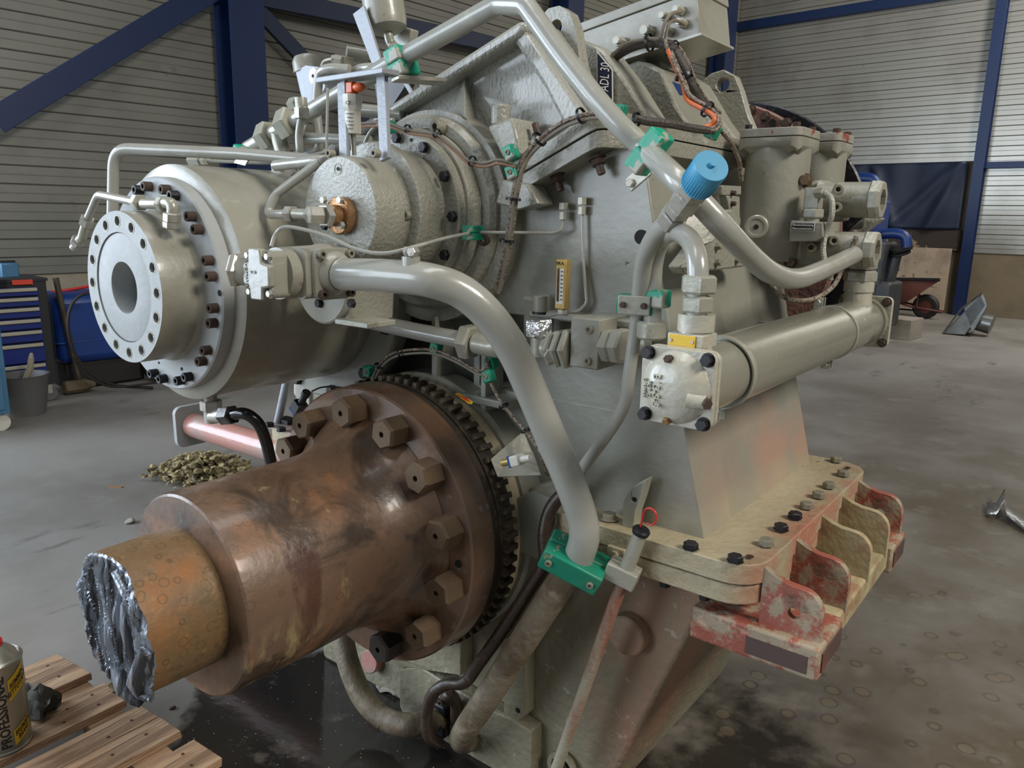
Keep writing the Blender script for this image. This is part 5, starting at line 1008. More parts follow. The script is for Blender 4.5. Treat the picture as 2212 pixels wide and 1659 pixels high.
cable('pair of thin grey cables curving over the piston unit flange, lower brownish one', off(pk, .002, -.008), .0032, mat('brownish_cable', rgb(140, 104, 82), .5))
lc = [at(805, 815, Y=1.30), at(822, 785, Y=1.30), at(850, 763, Y=1.30), at(895, 755, Y=1.31), at(940, 757, Y=1.32), at(985, 775, Y=1.33), at(1030, 800, Y=1.33), at(1048, 798, Y=1.33)]
cable('thin cable arching over the toothed ring', lc, .0035, SILV)
cable('second thin cable arching over the toothed ring, just below the first', off(lc, .003, -.009), .0032, GREYC)
cable('braided cable running down behind the thick suction pipe to the speed sensor', [at(1050, 775, Y=1.34), at(1062, 830, Y=1.34), at(1088, 875, Y=1.34), at(1125, 920, Y=1.34), at(1160, 965, Y=1.34), at(1185, 1010, Y=1.33), at(1182, 1025, Y=1.33), at(1172, 990, Y=1.30)], .0042, SILV)
cable('thin black cable lying on top of the coupling flange', [at(674, 845, Y=1.25), at(700, 836, Y=1.26), at(760, 836, Y=1.28), at(800, 815, Y=1.30)], .0022, TIE)
# cable ties
ties = [(1165, 300, 1.34, (1, 0, .8), .016), (1108, 430, 1.33, (.1, 0, 1), .014), (1094, 520, 1.345, (.1, 0, 1), .014), (1256, 250, 1.36, (1, 0, .3), .015), (1403, 92, 1.65, (1, 0, .1), .018), (1450, 104, 1.65, (.6, 0, -.6), .018), (1478, 165, 1.64, (.3, 0, -1), .018), (1528, 236, 1.60, (.7, 0, -.5), .016), (1375, 258, 1.37, (1, 0, 0), .012),
        (1020, 348, 1.30, (1, 0, -.2), .010), (943, 288, 1.30, (1, 0, -.3), .009), (880, 278, 1.295, (1, 0, -.2), .008), (866, 762, 1.30, (1, 0, .3), .009), (1088, 876, 1.34, (.6, 0, -.8), .010), (1135, 930, 1.34, (.6, 0, -.8), .009), (818, 790, 1.30, (.4, 0, 1), .010)]
TL = ['on the front cable bundle beside the pale marker plate', 'on the front cable bundle below the pad clamps', 'on the front cable bundle at the thin front line', 'on the front cable bundle just before the diagonal pipe', 'where the dark conduit starts to arch under the junction box', 'at the highest point of the orange cable', 'halfway down the orange cable', 'at the bend of the orange cable loop', 'at the dark bundle just right of the diagonal pipe',
      'on the brownish cable pair, right of the piston unit', 'on the brownish cable pair beside the big socket screw', 'on the brownish cable pair, leftmost', 'at the top of the arch over the toothed ring', 'on the sensor cable below the big hex nut', 'on the sensor cable nearest the speed sensor', 'beside the left clamp above the toothed ring']
for k, (px, py, yy, d, r) in enumerate(ties):
    g = G(); q = at(px, py, Y=yy); d = Vector(d).normalized(); g.rev([(-.003, r), (-.003, r+.0016), (.003, r+.0016), (.003, r)], q, d, 20, closed=True); g.box(q+frame(d) @ Vector((r+.002, 0, 0)), (.006, .006, .006))
    tag(part('cable_tie', g, TIE), 'black cable tie '+TL[k], 'cable tie', 'black cable ties')
# small green clamps
for px, py, yy, lab in ((1104, 330, 1.31, 'green clamp with socket screw on the bearing pad, upper of two'), (1108, 372, 1.33, 'green clamp with socket screw on the bearing pad, lower of two'), (797, 802, 1.31, 'green clamp left above the toothed ring'), (942, 752, 1.33, 'green clamp below the valve pipe, above the toothed ring'), (1056, 812, 1.34, 'green clamp under the big hex nut, right of the toothed ring'), (1062, 785, 1.36, 'green clamp tucked behind the elbow of the valve pipe'), (1338, 243, 1.38, 'small green clamp peeking over the diagonal pressure pipe'), (1540, 285, 1.60, 'green clamp at the split flange under the orange cable'), (842, 275, 1.33, 'green clamp behind the bright bracket post, right'), (748, 278, 1.33, 'green clamp behind the sensor, left')):
    t = thing('cable_clamp', lab, 'clamp', at(px, py, Y=yy)-Vector((0, 0, .016)), None)
    g = G(); q = at(px, py, Y=yy); g.box(q, (.026, .024, .030), Matrix.Rotation(random.uniform(-.5, .5), 3, 'Y')); part('block', g, GREENP if py < 400 and px > 1090 and px < 1200 else GREEN, t, bev=.004)
    bolt('sock', q-Vector((0, .012, 0)), (0, -1, 0), .006, .003, BOLTG, t, name='socket_screw')
for nm, p, r_ in (('lamp', 0, 0),): pass
# grey label plate on the front left of the joint
q = at(1160, 308, Y=1.40); g = G(); g.box(q, (.030, .006, .022), Matrix.Rotation(-.4, 3, 'Y')); tag(part('cable_marker', g, GALV, bev=.001), 'small pale marker plate beside the cable bundle at the split flange', 'plate')
# ================================================================== SPEED SENSORS
ss = thing('speed_sensor', 'white plug speed sensor on a folded bracket beside the toothed ring', 'sensor', at(1110, 1050, Y=1.30))
g = G(); A = [at(1060, 990, Y=1.30), at(1150, 942, Y=1.32), at(1168, 1028, Y=1.32), at(1080, 1030, Y=1.30)]
g.extr([at(1060, 992, Y=1.30), at(1130, 932, Y=1.38), at(1148, 975, Y=1.38), at(1075, 1030, Y=1.30)], (0, .003, -.001)); g.extr([at(1075, 1030, Y=1.30), at(1168, 1026, Y=1.30), at(1150, 975, Y=1.38), at(1100, 985, Y=1.34)], (0, .003, -.002)); part('bracket', g, FIT, ss)
d = (at(1160, 985, Y=1.27)-at(1095, 997, Y=1.27)).normalized(); p = at(1095, 998, Y=1.275)
g = G(); g.cyl(p-d*.012, p+d*.016, .0085, n=18); part('thread', g, BRASSY, ss); g = G(); M = frame(d).to_3x3(); g.box(p+d*.030, (.028, .024, .026), M); part('housing', g, GALV, ss, bev=.003); g = G(); g.box(p+d*.0165, (.029, .025, .005), M); part('seal', g, LBLUE, ss); g = G(); g.cyl(p+d*.040, p+d*.068, .009, .007, n=16); part('gland', g, GALV, ss)
s2 = thing('black_sensor_plug', 'black connector plug at the upper left rim of the rusty flange', 'sensor', at(655, 895, Y=1.25))
d = Vector((.62, 0, .78)).normalized(); q = at(646, 878, Y=1.25); M = frame(d).to_3x3(); g = G(); g.box(q, (.032, .03, .034), M); part('housing', g, BLACKP, s2, bev=.002); g = G(); g.box(q-d*.019, (.033, .031, .006), M); part('seal', g, LBLUE, s2); g = G(); g.cyl(q+d*.014, q+d*.045, .011, .009, n=14); g.cyl(q+d*.045, q+d*.058, .012, n=14); part('gland', g, BLACKP, s2)
# ================================================================== TOP LEFT CLUSTER
fr = thing('sensor_frame', 'bright flat-bar frame with two posts and a top bar holding a pressure sensor', 'bracket', at(780, 350, Y=1.17))
for px, dx in ((740, 0), (825, 0)):
    a = at(px, 160 if px > 800 else 178, Y=1.20); b = at(px+8 if px > 800 else px+5, 345, Y=1.16); g = G()
    c = (a+b)/2; dz = (a-b); M = frame(dz, (0, 1, 0)).to_3x3(); g.box(c, (.027, .010, dz.length), M); part('post', g, ALU, fr, bev=.001)
a = at(700, 176, Y=1.21); b = at(845, 155, Y=1.19); d = b-a; M = frame(d, (0, 1, 0)).to_3x3(); g = G(); g.box((a+b)/2, (.012, .045, d.length), M); part('top_bar', g, ALU, fr, bev=.002)
for px in (720, 818): bolt('sock', at(px, 332, Y=1.15), (0, -1, 0), .009, .016, BOLTG, fr, name='socket_screw')
se = thing('pressure_sensor', 'cylindrical pressure sensor with printed sleeve and orange lever, between the bright posts', 'sensor', at(764, 335, Y=1.17))
ya = 1.19; P_ = lambda y: at(762 if y < 300 else 764, y, Y=ya); zz = lambda y: P_(y).z; cx_ = P_(250).x
def cc_(y): return Vector((cx_, ya, zz(y)))
g = G(); g.cyl(cc_(335), cc_(285), .0058, n=14); part('stem', g, ZINC, se)
g = G(); g.cyl(cc_(290), cc_(240), .0175, n=28, ch=.001); sl_ = part('sleeve', g, GALV, se)
g = G(); g.rev([(0, .0175), (.008, .022), (.034, .022), (.034, 0)], cc_(240), (0, 0, 1), 8, phase=.39); part('head', g, GALV, se)
g = G(); g.cyl(cc_(210), cc_(197), .008, n=16); part('neck', g, FIT, se); g = G(); q = cc_(190); g.box(q, (.022, .02, .024)); g.ball(q+Vector((.022, 0, 0)), .014, 14, (1.3, .8, .7)); part('lever', g, ORHANDLE, se, label='orange lever', bev=.003)
text('print', 'CE', .011, TM(cc_(226)+Vector((.013, -.0225, 0)), (1, 0, 0), (.5, -1, 0)), BLK, se)
for k in range(5): text('print', ['24V 30mA', '0-40 bar', '4..20 mA', 'P N 0250', 'DA 0.5'][k], .0048, TM(cc_(248+k*8)+Vector((.0092, -.0159, 0)), (1, 0, 0), (.5, -.866, 0)), BLK, sl_, depth=.0002)
# accumulator at the top
ac = thing('accumulator', 'upright grey accumulator vessel above the green roof clamp, cut by the picture top', 'vessel', at(838, 110, Y=1.55))
c = at(838, 72, Y=1.55); axd = Vector((-.22, 0, 1)).normalized()
g = G(); g.rev([(0, 0), (.001, .030), (.012, .052), (.03, .056), (.16, .056), (.17, .04), (.17, 0)], c, axd, 44); part('vessel', g, PAINT, ac)
g = G(); g.tube(catmull([c+axd*.01, at(842, 88, Y=1.55), at(850, 100, Y=1.55), at(862, 108, Y=1.52)], 5), .013, 14); part('neck', g, FIT, ac)
g = G(); A = [at(762, 30, Y=1.48), at(785, 12, Y=1.48), at(825, 140, Y=1.48), at(808, 150, Y=1.48)]; g.extr(A, (0, .008, 0)); tag(part('flat_strut', g, ALU, bev=.001), 'bright inclined flat bar left of the accumulator', 'strut')
g = G(); g.box(at(872, 90, Y=1.62), (.075, .03, .075), Matrix.Rotation(.3, 3, 'Y')); tag(part('mounting_plate', g, PAINT, bev=.004), 'grey plate behind the accumulator neck', 'plate')
# filter/valve at upper left
va = thing('solenoid_valve', 'grey valve with round domed cap and white disc, at the upper left behind the pipes', 'valve', at(680, 230, Y=1.55))
c = at(668, 150, Y=1.55); g = G(); ad_ = Vector((-.16, 0, 1)).normalized(); g.rev([(0, 0), (0, .044), (.032, .044), (.045, .038), (.052, .02), (.053, 0)], at(667, 158, Y=1.55), ad_, 36); part('cap', g, PAINT, va)
A = [at(636, 152, Y=1.51), at(655, 140, Y=1.51), at(702, 146, Y=1.51), at(705, 190, Y=1.51), at(685, 228, Y=1.51), at(655, 235, Y=1.51)]; g = G(); g.extr(A, (0, .08, 0)); part('body', g, ALU, va, bev=.006)
q = at(676, 164, Y=1.505); g = G(); g.rev([(0, 0), (0, .022), (.004, .023), (.008, .023)], q, (.1, 1, 0), 28); part('white_disc', g, WHITEP, va); g = G(); g.cyl(q-Vector((0, .001, 0)), q, .005, n=12); part('disc_hole', g, HOLE, va)
cable('thin light wire curling beside the domed valve', [at(703, 158, Y=1.48), at(695, 145, Y=1.48), at(700, 132, Y=1.48), at(716, 127, Y=1.48)], .0035, GALV)
g = G(); q = at(718, 127, Y=1.49); g.hexa(q, q+Vector((.03, .01, -.005)), .020); tag(part('cable_gland', g, FIT), 'hex cable gland at the small connector, upper left', 'fitting')
g = G(); q = at(742, 133, Y=1.52); g.box(q, (.045, .035, .03), Matrix.Rotation(.2, 3, 'Y')); tag(part('connector', g, PAINT, bev=.003), 'small grey connector block left of the bright strut', 'connector')
g = G(); g.cyl(at(748, 114, Y=1.55), at(795, 122, Y=1.60), .0205, n=28, ch=.001); tag(part('cylinder_plug', g, PAINT), 'horizontal grey cylinder with light round end behind the strut', 'cylinder')
pipe('hooked_pipe', 'thin grey pipe hooking over behind the sensor frame, left one', [at(628, 345, Y=1.36), at(650, 330, Y=1.36), at(688, 320, Y=1.36), at(684, 240, Y=1.36), at(690, 165, Y=1.36), at(712, 148, Y=1.36), at(755, 150, Y=1.38)], .0125, PIPE, smooth=True)
pipe('hooked_pipe', 'thin grey pipe arching to the green roof clamp behind the top bar', [at(735, 175, Y=1.40), at(770, 152, Y=1.40), at(800, 146, Y=1.40), at(850, 152, Y=1.38)], .0115, PIPE, smooth=True)
pipe('feed_pipe', 'grey pipe hanging from a hex elbow left of the sensor frame', [at(652, 250, Y=1.22), at(646, 290, Y=1.22), at(648, 330, Y=1.22), at(652, 372, Y=1.24)], .0095, PIPE, smooth=True)
g = G(); q = at(652, 250, Y=1.22); g.hexa(q-Vector((0, 0, .008)), q+Vector((0, 0, .02)), .030); g.cyl(q+Vector((0, 0, .018)), q+Vector((-.002, .0, .04)), .015, n=16); g.hexa(q+Vector((-.05, .01, .03)), q+Vector((-.01, 0, .03)), .028); tag(part('hex_elbow', g, FIT), 'hex elbow fitting where the hanging feed pipe starts', 'fitting')
pipe('cross_tube', 'horizontal grey tube behind the sensor frame', [at(640, 297, Y=1.34), at(715, 300, Y=1.34), at(800, 305, Y=1.38)], .0135, PIPE, .02)
pipe('rear_tube', 'wide grey tube end visible between the bright posts', [at(775, 238, Y=1.42), at(870, 246, Y=1.45)], .0165, PIPE, .02)
pipe('slim_line', 'slim tube curving up between the posts over the piston unit', [at(780, 330, Y=1.33), at(800, 285, Y=1.33), at(830, 262, Y=1.33), at(850, 258, Y=1.33)], .0045, PIPE, smooth=True)
pipe('post_line', 'very thin tube rising beside the left bright post', [at(706, 360, Y=1.24), at(706, 290, Y=1.24), at(708, 190, Y=1.24)], .0035, PIPE, .02, n=8)
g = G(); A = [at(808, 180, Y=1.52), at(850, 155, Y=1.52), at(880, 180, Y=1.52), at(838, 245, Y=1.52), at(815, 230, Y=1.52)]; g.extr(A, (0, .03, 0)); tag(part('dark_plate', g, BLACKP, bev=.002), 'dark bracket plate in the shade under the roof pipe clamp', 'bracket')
for k, (px0, px1) in enumerate(((870, 893), (905, 912))):
    g = G(); A = [at(px0, 178, Y=1.45), at(px0+7, 176, Y=1.45), at(px1+6, 212-k*10, Y=1.45), at(px1-1, 216-k*10, Y=1.45)]; g.extr(A, (0, .006, 0)); part('leg', g, ALU, cbk)
g = G(); q = at(522, 330, Y=1.14); g.box(q, (.04, .03, .034), Matrix.Rotation(.3, 3, 'Y')); t = tag(part('pipe_clamp', g, GREENP, bev=.005), 'small green and grey clamp on the cross pipe at far left', 'clamp'); g = G(); A = [at(508, 352, Y=1.13), at(520, 330, Y=1.13), at(548, 330, Y=1.13), at(532, 358, Y=1.13)]; g.extr(A, (0, -.004, 0)); part('tab', g, ZINC, t)
tf = thing('tee_fittings', 'cluster of small hex fittings between the clutch drum and the piston unit', 'fitting', at(620, 395, Y=1.28))
for a, b, af in (((600, 388), (612, 378), .028), ((622, 376), (638, 384), .032), ((640, 392), (652, 400), .026)):
    g = G(); g.hexa(at(*a, Y=1.27), at(*b, Y=1.27), af); part('nut', g, ZINC, tf)
g = G(); g.tube(catmull([at(590, 392, Y=1.29), at(600, 376, Y=1.29), at(618, 372, Y=1.29), at(640, 390, Y=1.29), at(655, 420, Y=1.29)], 6), .009, 12); part('tube', g, PIPE, tf)
# ================================================================== CLUTCH DRAIN + RED TUBE
cdn = thing('drain_elbow', 'dark steel elbow fitting and black hose under the clutch drum', 'hose', at(460, 915, Y=1.02))
c = at(455, 862, Y=1.02); g = G(); g.cyl(c+Vector((0, 0, -.004)), c+Vector((0, 0, .03)), .017, n=18); part('neck', g, ZINC, cdn)
g = G(); g.hexa(c+Vector((0, 0, -.030)), c+Vector((0, 0, -.002)), .046); part('nut', g, ZINC, cdn)
g = G(); g.cyl(c+Vector((0, 0, -.060)), c+Vector((0, 0, -.030)), .019, n=20); g.cyl(c+Vector((0, 0, -.044)), at(490, 898, Y=1.02), .018, n=20); part('elbow', g, ZINC, cdn)
g = G(); g.hexa(at(482, 898, Y=1.02), at(504, 896, Y=1.022), .042); part('nut', g, NUTD, cdn)
g = G(); g.tube(catmull([at(500, 896, Y=1.021), at(530, 894, Y=1.03), at(558, 915, Y=1.05), at(575, 955, Y=1.07), at(588, 1010, Y=1.08), at(600, 1040, Y=1.08)], 8), .0145, 18); part('hose', g, mat('black_hose', rgb(16, 17, 18), .18), cdn)
rt = thing('side_pipe', 'pinkish red primed pipe with pale flange sticking out left of the shaft', 'pipe', at(480, 960, Y=1.75))
a = at(418, 918, Y=1.62); b = at(700, 1003, Y=1.62)
g = G(); g.cyl(b, a, .050, n=36, ch=.004); part('tube', g, PINK, rt)
d = (a-b).normalized(); g = G(); M = frame(d); pl = rrect(-.075, .075, -.085, .085, .03, 5); g.extr([a+(M @ Vector((x, y, 0))) for x, y in pl], d*.022); part('end_flange', g, DISCF, rt, bev=.005)
g = G(); A = [at(560, 905, Z=.80), at(660, 880, Z=.80), at(680, 960, Z=.80), at(575, 930, Z=.80)]
rq = at(600, 912, Z=.806); ssl = thing('stay_rod', 'bright inclined steel rod behind the shaft, left of the casing', 'rod', rq)
g = G(); g.cyl(rq, at(624, 800, Y=rq.y+.02), .0125, n=14); part('rod', g, ALU, ssl); g = G(); g.box(rq+Vector((.02, .02, .006)), (.06, .04, .012)); part('foot', g, BOLTB, ssl)
# lump at sump: small valve fittings on the floor
sv = thing('drain_valve', 'dark greasy drain fittings between the hooked oil line and the suction pipe foot', 'valve', at(960, 1570, Y=1.38))
g = G(); g.tube(catmull([at(962, 1510, Y=1.36), at(972, 1502, Y=1.36), at(985, 1520, Y=1.38), at(985, 1560, Y=1.40)], 6), .017, 16); part('elbow', g, HOSEB, sv)
g = G(); g.box(at(955, 1545, Y=1.40), (.06, .05, .10)); part('body', g, BLACKP, sv, bev=.006); bolt('sock', at(955, 1516, Y=1.345), (0, -1, 0), .009, .01, BOLTR, sv); bolt('sock', at(950, 1570, Y=1.36), (0, -1, 0), .009, .01, BOLTB, sv); 
# ================================================================== BACKGROUND, LEFT
def rbox(x, y, z, sx, sy, sz, rz=0): 
    g = G(); g.box((0, 0, sz/2), (sx, sy, sz)); M = RM @ Matrix.Translation((x, y, z)) @ Matrix.Rotation(rz, 4, 'Z'); g.v = [M @ v for v in g.v]; return g
qc = atr(90, 850, Z=0); yc1 = qc.y+.02
tcb = thing('tool_cabinet', 'blue drawer tool cabinet on castors against the left wall', 'cabinet', RM @ Vector((-6.70, yc1-.35, 0)))
x1 = -6.42; w0, w1 = yc1-.68, yc1
part('carcass', rbox(x1-.24, (w0+w1)/2, .13, .46, w1-w0, .80), CABK, tcb, bev=.004)
hs = [.17, .155, .095, .085, .085, .075, .07]; z = .15
for i_, h in enumerate(hs):
    dr = part('drawer', rbox(x1+.004, (w0+w1)/2-.02, z, .03, w1-w0-.09, h-.012), CABB, tcb, bev=.003)
    part('pull', rbox(x1+.025, (w0+w1)/2-.02, z+h-.040, .02, w1-w0-.11, .026), CABS, dr, bev=.004); z += h
part('top_tray', rbox(x1-.24, (w0+w1)/2, .915, .48, w1-w0+.02, .02), CABK, tcb)
tgx = part('badge', rbox(x1+.012, w1-.16, .895, .008, .13, .035), REDP, tcb); 
for yy in (w0+.06, w1-.05):
    g = G(); c = RM @ Vector((x1-.04, yy, .055)); g.rev([(-.016, 0), (-.016, .05), (-.012, .055), (.012, .055), (.016, .05), (.016, 0)], c, rx, 24); part('castor', g, GREYP, tcb)
    part('castor_fork', rbox(x1-.04, yy, .06, .05, .03, .075), FIT, tcb)
lcb = thing('light_blue_cabinet', 'light blue steel cabinet on castors at the left picture edge', 'cabinet', RM @ Vector((-5.9, .9, 0)))
qe = atr(25, 870, Z=.12); ye = atr(22, 880, X=-5.72).y
part('carcass', rbox(-5.95, ye-.30, .12, .46, .60, .66), CABL, lcb, bev=.004); part('door', rbox(-5.715, ye-.30, .15, .012, .54, .28), CABL, lcb, bev=.003)
for yy in (ye-.05, ye-.5):
    g = G(); c = RM @ Vector((-5.78, yy, .055)); g.rev([(-.018, 0), (-.018, .055), (.018, .055), (.018, 0)], c, rx, 24); part('castor', g, GALV, lcb)
q = atr(50, 880, Z=0)
bk = thing('bucket', 'grey plastic builders bucket in front of the blue tool cabinet', 'bucket', RM @ Vector((-6.15, q.y-.02, 0)))
c = RM @ Vector((-6.15, q.y-.03, .001)); g = G(); g.rev([(0, 0), (0, .115), (.27, .155), (.285, .165), (.285, .150), (.012, .108), (.012, 0)], c, (0, 0, 1), 40); part('shell', g, GREYP, bk)
g = G(); g.tube([c+Vector((.03, 0, .25)), c+Vector((.05, .03, .33)), c+Vector((.045, .045, .40)), c+Vector((.02, .06, .43))], [.02, .022, .018, .01], 6); part('scraper', g, MASON, bk)
q = atr(175, 850, Z=0); shm = thing('sledgehammer', 'sledgehammer standing head-down, brown handle leaning on the left wall', 'hammer', RM @ Vector((q.x, q.y, 0)))
p = RM @ Vector((q.x, q.y, .065)); M = frame(ry, (0, 0, 1)); g = G(); g.rev([(-.12, 0), (-.12, .040), (-.11, .052), (.03, .052), (.11, .022), (.115, 0)], p, ry, 8, phase=.39); part('head', g, mat('rusty_hammer_head', rgb(108, 96, 74), .6, .3), shm)
g = G(); tpp = RM @ atr(120, 600, X=-6.60); g.tube([p, tpp], [.018, .022], 14); part('handle', g, mat('dark_handle_wood', rgb(74, 62, 50), .6), shm)
tk = thing('wheeled_tank', 'blue plastic wheeled tank standing by the left wall behind the clutch', 'tank', RM @ Vector((-6.6, 3.0, 0)))
ta = atr(150, 640, X=-6.4); tb = atr(330, 790, X=-6.4)
g = G(); Y1, Y2 = atr(122, 700, X=-6.63).y, atr(330, 760, X=-6.63).y
g.box((0, 0, 0), (.5, Y2-Y1, .56)); M = RM @ Matrix.Translation((-6.88, (Y1+Y2)/2, .50)); g.v = [M @ v for v in g.v]; part('body', g, TANK, tk, bev=.07)
g = G(); g.box((0, 0, 0), (.505, Y2-Y1+.01, .012)); M = RM @ Matrix.Translation((-6.88, (Y1+Y2)/2, .40)); g.v = [M @ v for v in g.v]; part('seam', g, TANK, tk, bev=.004)
c = RM @ Vector((-6.60, Y1+.75, .13)); g = G(); g.rev([(-.04, 0), (-.04, .11), (-.03, .13), (.03, .13), (.04, .11), (.04, 0)], c, rx, 36); part('wheel', g, RUBB, tk)
g = G(); g.box((0, 0, 0), (.40, Y2-Y1-.1, .22)); M = RM @ Matrix.Translation((-6.90, (Y1+Y2)/2, .12)); g.v = [M @ v for v in g.v]; part('base', g, RUBB, tk, bev=.02)
hz = lambda pts, X: [RM @ atr(x, y, X=X) for x, y in pts]
cable('black rubber hose hanging in a big loop over the blue tank', hz([(200, 632), (170, 640), (150, 670), (148, 720), (165, 770), (200, 810), (250, 832), (330, 838)], -6.30), .012, RUBB, 10, name='rubber_hose', cat='hose')
cable('second black hose sweeping low along the floor by the blue tank', hz([(158, 772), (175, 800), (205, 822), (250, 836), (340, 826)], -6.28), .009, RUBB, 10, name='rubber_hose', cat='hose')
cable('red hose lying across the wall top behind the blue tank', hz([(110, 632), (150, 626), (200, 618), (260, 616)], -6.95), .012, RED, 10, name='rubber_hose', cat='hose')
vs = thing('bench_vice', 'small teal bench vice clamped above the tool cabinet at left edge', 'vice', RM @ Vector((-6.3, 1.5, .9)))
q = atr(16, 580, X=-6.2); part('jaw', rbox(-6.2, q.y, q.z-.06, .12, .11, .10), CABL, vs, bev=.01); part('screw_bar', rbox(-6.2, q.y-.03, q.z+.03, .03, .16, .025), BOLTB, vs, bev=.004)
# ================================================================== BACKGROUND, RIGHT
# tarp
g = G(); NX, NZ = 70, 26; x0, x1_ = -6.3, -3.10; vs_ = []
tz1 = 2.42; tz0 = 1.36
for j in range(NZ+1):
    for i in range(NX+1):
        x = x0+(x1_-x0)*i/NX; z = tz0+(tz1-tz0)*j/NZ; u = (x-x0)/(x1_-x0)
        a1 = math.exp(-((x-(-4.55))-(tz1-z)*.45)**2/.006)-.7*math.exp(-((x-(-4.55))+(tz1-z)*.30)**2/.010)+.8*math.exp(-((x-(-3.15))+(tz1-z)*.40)**2/.008)+.6*math.exp(-((x-(-3.2))+(tz1-z)*.95)**2/.012)
        y = YW-.10-.06*a1-.03*noise.noise(Vector((x*3, 1, z*2)))
        vs_.append(RM @ Vector((x, y, z)))
g.add(vs_, [(j*(NX+1)+i, j*(NX+1)+i+1, (j+1)*(NX+1)+i+1, (j+1)*(NX+1)+i) for j in range(NZ) for i in range(NX)])
tp = tag(part('tarpaulin', g, TARP, ang=80), 'navy blue tarpaulin hung on the back wall beside the blue column', 'tarpaulin'); m = tp.modifiers.new('s', 'SOLIDIFY'); m.thickness = .006
q0, q1 = atr(1930, 536, Y=YW-.12), atr(2070, 660, Y=YW-.12)
g = rbox(-4.02, YW-.14, .03, 1.75, .02, 1.03); tag(part('plywood_board', g, PLY, bev=.002), 'stained plywood sheet leaning on the back wall below the tarpaulin', 'board')
g = rbox(-4.6, YW-.06, 1.03, 3.2, .04, .325); t = tag(part('charred_board', g, mat('charred_board', rgb(46, 38, 32), .8, 0, [dict(col=rgb(128, 106, 78), scale=4, lo=.54, hi=.58)], (20, .3)), bev=.002), 'dark charred board strip between tarpaulin and plywood', 'board')
# wheelbarrow
wx, wy = atr(1975, 672, Z=0).x, 13.2
wbq = thing('wheelbarrow', 'rusty red wheelbarrow parked before the plywood board', 'wheelbarrow', RM @ Vector((wx, wy, 0)))
B = lambda px, py, y=13.2: RM @ atr(px, py, Y=y)
top = [B(1890, 603, 12.9), B(2030, 606, 12.9), B(2030, 606, 13.4)+Vector((0, 0, .02)), B(1890, 603, 13.4)+Vector((0, 0, .02))]
bot = [B(1925, 655, 12.98), B(1960, 652, 12.98), B(1960, 652, 13.32)+Vector((0, 0, .0)), B(1925, 655, 13.32)]
g = G(); g.add(top+bot, [(4, 5, 6, 7), (0, 1, 5, 4), (1, 2, 6, 5), (2, 3, 7, 6), (3, 0, 4, 7)]); o = part('tray', g, BARR, wbq); m = o.modifiers.new('s', 'SOLIDIFY'); m.thickness = .012
g = G(); g.tube(top+[top[0]], .016, 8); part('rim', g, BOLTB, wbq)
c = B(2000, 660, 13.2); c.z = .19; g = G(); g.rev([(-.04, .10), (-.045, .16), (-.02, .19), (.02, .19), (.045, .16), (.04, .10)], c, ry, 32, closed=True); part('tyre', g, RUBB, wbq); g = G(); g.rev([(-.03, 0), (-.03, .10), (.03, .10), (.03, 0)], c, ry, 20); part('wheel_hub', g, BARR, wbq)
for s in (-.16, .16):
    g = G(); g.tube([c+Vector((.25, s*.3, -.06)), c+Vector((-.2, s, .0)), B(1900, 640, 13.2+s)], .016, 8); g.tube([c+Vector((-.1, s, .0)), B(1985, 625, 13.2+s)], .014, 8); part('frame_tube', g, BARR, wbq)
# slab
q = atr(1900, 708, Z=0); g = rbox(-3.13, 10.75, 0, .95, .45, .26, -.05); tag(part('concrete_slab', g, CONC, bev=.006), 'long pale concrete beam lying on the floor behind the cooler end', 'slab')
# duct hood
qh = atr(2040, 722, Z=0); dh = thing('duct_hood', 'galvanised extraction hood with round spout tipped over on the floor at right', 'hood', RM @ Vector((qh.x, qh.y, 0)))
yh = qh.y
def D(px, py, dy=0): 
    p = atr(px, py, Y=yh+dy); p.z = max(p.z, .004); return RM @ p
A = [D(2035, 724), D(2120, 634), D(2130, 660), D(2085, 724)]; Bq = [D(2060, 716, .5), D(2128, 644, .4), D(2132, 662, .4), D(2092, 720, .45)]
g = G(); g.add(A+Bq, [(0, 1, 2, 3), (7, 6, 5, 4), (0, 4, 5, 1), (1, 5, 6, 2), (2, 6, 7, 3), (3, 7, 4, 0)]); part('hood_box', g, DUCT, dh, bev=.01)
g = G(); g.add([D(2080, 662), D(2122, 632), D(2134, 660), D(2100, 722), D(2086, 662, .4), D(2124, 640, .4), D(2134, 662, .4), D(2104, 716, .4)], [(0, 1, 2, 3), (7, 6, 5, 4), (0, 4, 5, 1), (1, 5, 6, 2), (2, 6, 7, 3), (3, 7, 4, 0)]); part('hood_flare', g, DUCT, dh, bev=.008)
g = G(); g.cyl(D(2100, 690, .2), D(2142, 706, .2)+Vector((0, 0, .03)), .12, .13, n=32); part('spout', g, DUCT, dh)
g = G(); g.tube([D(2036, 722, -.02), D(2078, 665, -.02), D(2122, 633, -.02)], .012, 6); part('rim', g, DUCT, dh)
